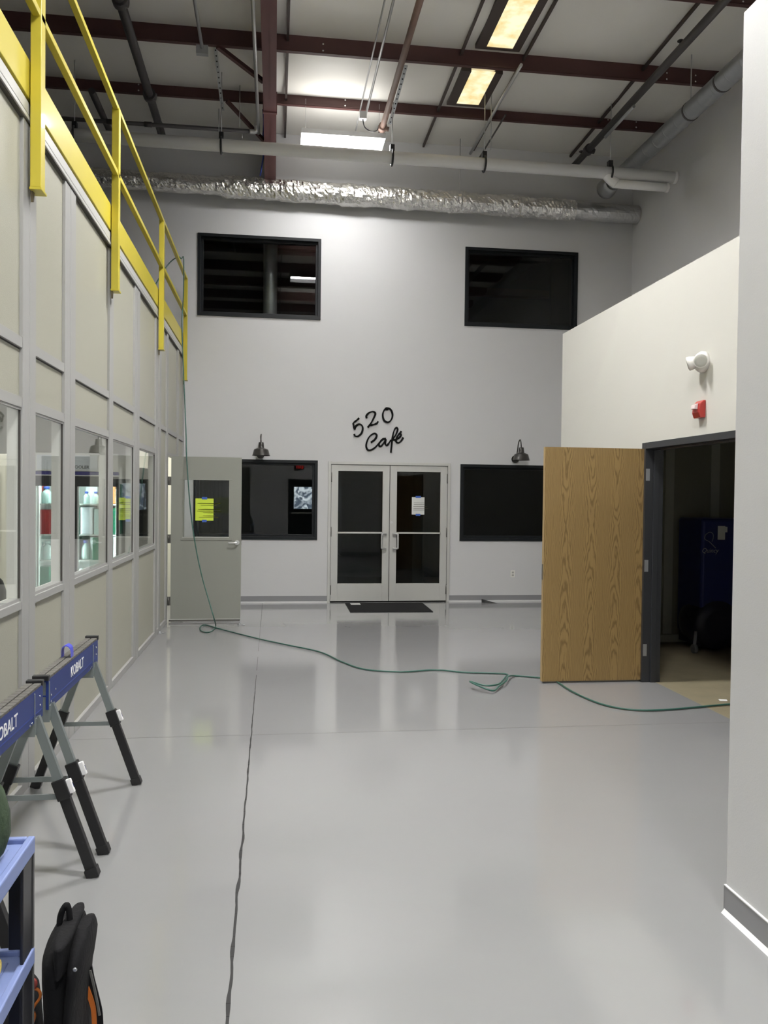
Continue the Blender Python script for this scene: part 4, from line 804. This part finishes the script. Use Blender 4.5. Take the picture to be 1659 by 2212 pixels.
MB().tube(smooth_pts([P_(500, 800, 2.33), P_(490, 640, 2.33), P_(520, 500, 2.33), P_(590, 390, 2.33), P_(625, 450, 2.33), P_(640, 560, 2.33), P_(650, 700, 2.33)], 5), .0085, 8).build('grab_handle', 'fabric', bk)
def ribbon(pts, w, th, y=2.38):
    m = MB(); P = smooth_pts([P_(a_, b_, y) for a_, b_ in pts], 5)
    for a_, b_ in zip(P, P[1:]): m.bar(a_, b_, w, th, hint=(0, 1, 0))
    return m
sp_ = ribbon([(930, 1330), (960, 1500), (1010, 1700), (1060, 1900), (1090, 2060), (1100, 2250)], .02, .006).build('shoulder_strap', 'fabric', bk)
ribbon([(900, 1640), (930, 1720), (975, 1850), (1010, 2000), (1025, 2250)], .012, .011, 2.375).build('strap_lining', 'orange', sp_)
ribbon([(955, 1390), (1010, 1620), (1060, 1860), (1100, 2080)], .006, .004, 2.37).build('webbing_edge', 'webgrey', sp_)
MB().lathe(P_(725, 1370, 2.19), [(.004, 0), (.006, .003), (.0035, .006)], axis=(0, -1, 0), n=12).build('button', 'galv', bk)
# second bag behind the cart leg
tb = thing('tool_bag', (-.66, 2.42, 0), 'black tool bag with red and orange trim between cart and backpack', 'bag')
z1_ = P_(90, 1520, 2.42).z
m = MB(); tt = [(0., -.80, -.60), (.09, -.79, P_(260, 1920, 2.42).x), (z1_, -.76, P_(110, 1540, 2.42).x)]
lump(m, interp(tt), 0, z1_, 2.27, 2.52, nz=14); m.build('body', 'fabric', tb)
MB().tube(smooth_pts([P_(80, 1660, 2.265), P_(170, 1700, 2.265), P_(190, 1800, 2.265), P_(110, 1920, 2.265), P_(70, 2000, 2.265)], 4), .004, 6).build('trim', 'orange', tb)
MB().tube(smooth_pts([P_(75, 1540, 2.26), P_(110, 1560, 2.26), P_(115, 1620, 2.26), P_(80, 1660, 2.26)], 4), .006, 6).build('pull_tab', 'redtrim', tb)
MB().tube(smooth_pts([P_(80, 2040, 2.26), P_(95, 2100, 2.26), P_(70, 2180, 2.26)], 4), .006, 6).build('piping', 'orange', tb)
# ------------------------------------------------------------------ compressor
cp = thing('air_compressor', (5.2, 8.9, 0), 'dark blue air compressor cabinet standing in the unlit room', 'compressor')
pc = ony(1515, 1120, 8.62); cx0 = pc.x; ctz = pc.z
cb = MB().box(cx0, 5.72, 8.60, 9.15, .16, ctz).build('cabinet', 'cab', cp, bevel=.035, seg=3)
MB().box(cx0+.02, 5.70, 8.64, 9.12, .05, .16).build('plinth', 'tank', cp)
q = ony(1478, 1345, 8.78); MB().lathe((q.x+.30, 8.78, q.z), [(.02, -.36), (.16, -.33), (.26, -.22), (.285, -.1), (.285, .14), (.26, .2), (.16, .22)], axis=(0, -1, 0), n=32).build('air_tank', 'tank', cp)
q2 = ony(1502, 1400, 8.5)
MB().cyl((q2.x-.02, 8.52, .05), (q2.x+.02, 8.52, .05), .05, n=20).bar((q2.x, 8.52, .05), (q2.x+.06, 8.6, .22), .03, .05).build('caster', 'cartgrey', cp)
tx = ony(1512, 1194, 8.59); text_mesh('lettering', 'Quincy', 'logo', (tx.x+.02, 8.592, tx.z), (1, 0, 0), (0, 0, 1), .075, .001, cb, shear=.3, sx=.9)
lg_ = [ony(u, v, 8.594) for u, v in [(1546, 1184), (1532, 1170), (1523, 1165), (1524, 1156), (1532, 1150), (1539, 1152), (1541, 1160), (1538, 1170)]]
MB().tube(smooth_pts(lg_, 5), .0035, 6).build('emblem', 'logo', cb)
lg_ = [ony(u, v, 8.594) for u, v in [(1570, 1340), (1560, 1338), (1555, 1330), (1561, 1324), (1570, 1325)]]
MB().tube(smooth_pts(lg_, 5), .003, 6).build('emblem', 'logo', cb)
tx = ony(1563, 1341, 8.59); text_mesh('lettering', 'Quincy', 'logo', (tx.x, 8.592, tx.z), (1, 0, 0), (0, 0, 1), .05, .001, cb, shear=.3, sx=.9)
a = ony(1551, 1136, 8.594); b = ony(1566, 1166, 8.594); c_ = ony(1571, 1150, 8.594)
MB().box(a.x, b.x, 8.592, 8.598, b.z, a.z).box(b.x, c_.x, 8.592, 8.598, c_.z, a.z-.01).build('sticker', 'paper', cb)
# ------------------------------------------------------------------ glass door cooler in the modular room
FY = 8.30; fx0, fx1 = ony(75, 1000, FY).x, -1.505; xm = ony(156, 1000, FY).x
fr = thing('display_cooler', ((fx0+fx1)/2, FY+.35, 0), 'white two door display cooler with blue stripe inside the modular room', 'cooler')
MB().box(fx0, fx1, FY+.62, FY+.66, .1, 2.075).box(fx0, fx0+.03, FY+.03, FY+.62, .1, 2.075).box(fx1-.03, fx1, FY+.03, FY+.62, .1, 2.075).box(fx0+.03, fx1-.03, FY+.03, FY+.62, 1.8, 2.075).box(fx0+.03, fx1-.03, FY+.03, FY+.62, .02, .12).build('cabinet', 'fridge', fr)
MB().box(fx0+.031, fx1-.031, FY+.60, FY+.619, .12, 1.8).build('liner', 'fin', fr)
hd = MB().box(fx0, fx1, FY-.02, FY+.03, 1.90, 2.075).build('header', 'fridge', fr, bevel=.004)
MB().box(fx0+.025, xm-.01, FY-.026, FY-.02, 1.915, 2.055).box(xm+.02, -1.70, FY-.026, FY-.02, 1.915, 2.055).build('header_panel', 'bwhite', hd)
tx = ony(158, 1012, FY); text_mesh('lettering', 'COOLER', 'ink', (tx.x-.01, FY-.027, tx.z+.0), (1, 0, 0), (0, 0, 1), .042, .0008, hd, bold=.0008)
MB().box(fx0, fx1, FY-.022, FY+.03, 1.865, 1.897).build('stripe', 'stripe', fr); MB().box(fx0, fx1, FY-.02, FY+.03, 1.855, 1.865).build('white_line', 'fridge', fr)
MB().box(fx0, fx1, FY-.015, FY+.03, 1.755, 1.855).box(fx0, fx1, FY-.0, FY+.03, .05, .14).box(xm-.01, xm+.05, FY-.015, FY+.03, .14, 1.755).box(fx1-.012, fx1, FY-.015, FY+.03, .14, 1.755).build('door_frame', 'fblack', fr)
for xa_, xb_ in ((fx0+.004, xm-.01), (xm+.05, fx1-.012)):
    dl = MB().box(xa_, xa_+.014, FY-.01, FY+.02, .14, 1.755).build('door', 'shelfm', fr)
    MB().box(xa_+.014, xb_, FY, FY+.005, .14, 1.755).build('glass_pane', 'pglass', dl)
for z in (1.585, 1.285, 1.035, .76, .48): MB().box(fx0+.03, fx1-.03, FY+.06, FY+.58, z-.012, z).build('shelf', 'shelfm', fr)
for x in (xm+.013, fx1-.025): MB().cyl((x, FY+.045, .2), (x, FY+.045, 1.74), .008, n=8).build('lamp_tube', 'strip', fr)
MB().cyl((fx0+.05, FY+.06, 1.785), (fx1-.05, FY+.06, 1.785), .009, n=8).build('lamp_tube', 'strip', fr)
IY = FY+.16
def sx(u): return ony(u, 1100, IY).x
def bottle(name, u, z, w, h, capm, bodym, lab):
    x = sx(u); t = thing(name, (x, IY, z), lab, 'bottle', 'goods in the display cooler')
    MB().lathe((x, IY, z), [(w*.48, 0), (w*.5, .01), (w*.5, h*.58), (w*.42, h*.68), (w*.2, h*.80), (w*.2, h*.86)], n=20).build('body', bodym, t); MB().lathe((x, IY, z), [(w*.27, h*.86), (w*.27, h), (w*.24, h+.002)], n=16).build('cap', capm, t)
def carton(name, u0, u1, z, h, m_, lab, yo=0.):
    tag(MB().box(sx(u0), sx(u1), IY-.08+yo, IY+.1+yo, z, z+h).build(name, m_, bevel=.006), lab, 'box', 'goods in the display cooler')
bottle('bottle', 78.5, 1.585, .085, .16, 'capblue', 'bottle', 'clear blue capped bottle at the left of the top cooler shelf')
carton('carton', 84, 93, 1.585, .20, 'bred', 'narrow red carton between bottles on the top cooler shelf', .06)
bottle('bottle.001', 101, 1.585, .10, .165, 'capblue', 'bottle', 'wide clear blue capped bottle on the top shelf right of the red carton')
bottle('bottle.002', 187, 1.585, .062, .12, 'capblue', 'bottle', 'small blue capped bottle at the middle of the top cooler shelf')
bottle('bottle.003', 207, 1.585, .062, .12, 'capblue', 'bottle', 'small blue capped bottle on the top shelf beside the white column')
carton('carton.001', 178, 204, 1.585, .17, 'bwhite', 'white carton standing behind small bottles on the top shelf', .22)
carton('carton.002', 80, 112, 1.285, .24, 'bred', 'large red carton filling the left of the second cooler shelf')
carton('carton.003', 163.5, 176, 1.285, .265, 'bgreen', 'narrow dark green carton at the left of the right door second shelf')
carton('carton.004', 178, 204, 1.285, .27, 'bwhite', 'wide white carton in the centre of the second cooler shelf')
carton('carton.005', 207, 222, 1.285, .25, 'bottle', 'pale translucent carton beside the wide white one')
carton('carton.006', 238, 246, 1.285, .235, 'bred', 'red carton near the right end of the second shelf')
carton('carton.007', 247, 263, 1.285, .26, 'bgreen', 'dark green carton at the right end of the second shelf')
carton('carton.008', 240, 253, 1.585, .19, 'borange', 'pink and orange carton at the right of the top shelf')
carton('carton.009', 254, 263, 1.585, .20, 'bgreen', 'dark green carton at the right end of the top shelf')
bottle('bottle.004', 77, 1.035, .08, .21, 'capblue', 'bottle', 'tall blue capped bottle at the left of the third shelf')
bottle('bottle.005', 88, 1.035, .10, .17, 'bottle', 'bottle', 'clear wide bottle on the third shelf, left of its twin')
bottle('bottle.006', 103, 1.035, .10, .18, 'bottle', 'bottle', 'clear wide bottle on the third shelf beside the post')
carton('carton.010', 164, 173, 1.035, .22, 'bgreen', 'green carton at the left of the right door third shelf')
bottle('bottle.007', 185, 1.035, .085, .19, 'capblue', 'bottle', 'clear dark capped bottle standing alone on the third shelf')
carton('carton.011', 195, 203, 1.035, .22, 'bwhite', 'slim white carton on the third shelf', .08)
carton('carton.012', 204, 218, 1.035, .22, 'bgreen', 'green carton right of the slim white one on the third shelf')
carton('carton.013', 236, 246, 1.035, .23, 'bgreen', 'faded green carton near the right end of the third shelf')
carton('carton.014', 248, 262, 1.035, .23, 'bwhite', 'pale blue carton at the right end of the third shelf')
carton('carton.015', 74, 83, .76, .20, 'bred', 'red carton at the left of the fourth shelf')
carton('carton.016', 84, 112, .76, .21, 'bgreen', 'wide green carton on the fourth shelf')
carton('carton.017', 176, 215, .76, .19, 'bottle', 'low translucent tub on the fourth shelf')
# pale cabinet seen through the nearest window, added block that darkens the far bay
wc = thing('storage_cabinet', (-2.2, 6.3, 0), 'pale tall storage cabinet behind the nearest partition window', 'cabinet')
MB().box(-3.0, -1.98, 6.5, 7.0, 0, 1.98).build('body', 'cream', wc, bevel=.005); MB().box(-2.5, -2.49, 6.495, 6.5, .05, 1.9).build('door_seam', 'ink', wc); MB().box(-2.18, -2.05, 6.49, 6.5, .95, 1.85).build('poster', 'paper', wc)
p = ony(0, 1282, 5.6)
tag(MB().lathe((p.x-.06, 5.6, p.z-.12), [(.05, 0), (.09, .03), (.10, .12), (.075, .2), (.04, .24)], n=20).box(p.x-.35, p.x+.02, 5.4, 5.9, p.z-.14, p.z-.12).build('stool_top', 'sawblack'), 'dark rounded object behind the nearest partition window sill', 'container')
tag(MB().box(-2.4, -1.56, 10.2, 10.7, 0, 2.0).build('dark_block', 'darkc', bevel=.005), 'added dark block that keeps the far partition window dark', 'block')
# ------------------------------------------------------------------ exit door behind the camera (mirrored in the dark windows)
t = thing('door_4', (.93, -.7, 0), 'black exit door with a daylit window behind the camera', 'door', kind=S)
m = MB(); plate([DW], (.45, 0), (1.42, 2.2), lambda a_, b_, c_, d_: m.box(a_, b_, -.695, -.66, c_, d_)); m.build('door_leaf', 'frameblack', t)
MB().box(DW[0], DW[1], -.745, -.740, DW[2], DW[3]).build('pane', 'glass', t)
MB().box(.55, 1.3, -.66, -.60, 1.08, 1.13).build('push_bar', 'satin', t)
bd = MB().box(DW[0]-.3, DW[1]+.3, -1.25, -1.22, DW[2]-.3, DW[3]+.3).build('daylight_backdrop', 'daylight'); tag(bd, 'bright daylight outside the exit door window', 'daylight', kind=S)
t = thing('exit_sign', (.79, -.7, 2.53), 'small red lit exit sign above the exit door', 'sign')
MB().box(.63, .95, -.70, -.66, 2.51, 2.69).build('housing', 'exitbox', t, bevel=.004)
text_mesh('lettering', 'EXIT', 'exitred', (.925, -.655, 2.55), (-1, 0, 0), (0, 0, 1), .14, .002, t, bold=.003, sx=.85)
# ------------------------------------------------------------------ world and view
w = bpy.data.worlds.new('world'); scene.world = w; w.use_nodes = True
w.node_tree.nodes['Background'].inputs[0].default_value = (.6, .7, .8, 1); w.node_tree.nodes['Background'].inputs[1].default_value = .3
scene.view_settings.view_transform = 'Standard'; scene.view_settings.look = 'None'; scene.view_settings.gamma = 1; scene.view_settings.use_curve_mapping = False
scene.view_settings.exposure = 0.07
cy_ = scene.cycles; cy_.use_denoising = True; cy_.max_bounces = 10; cy_.diffuse_bounces = 5; cy_.use_adaptive_sampling = True; cy_.adaptive_threshold = .015; cy_.glossy_bounces = 5; cy_.transmission_bounces = 8; cy_.transparent_max_bounces = 24
cy_.sample_clamp_indirect = 6; cy_.caustics_reflective = False; cy_.caustics_refractive = False
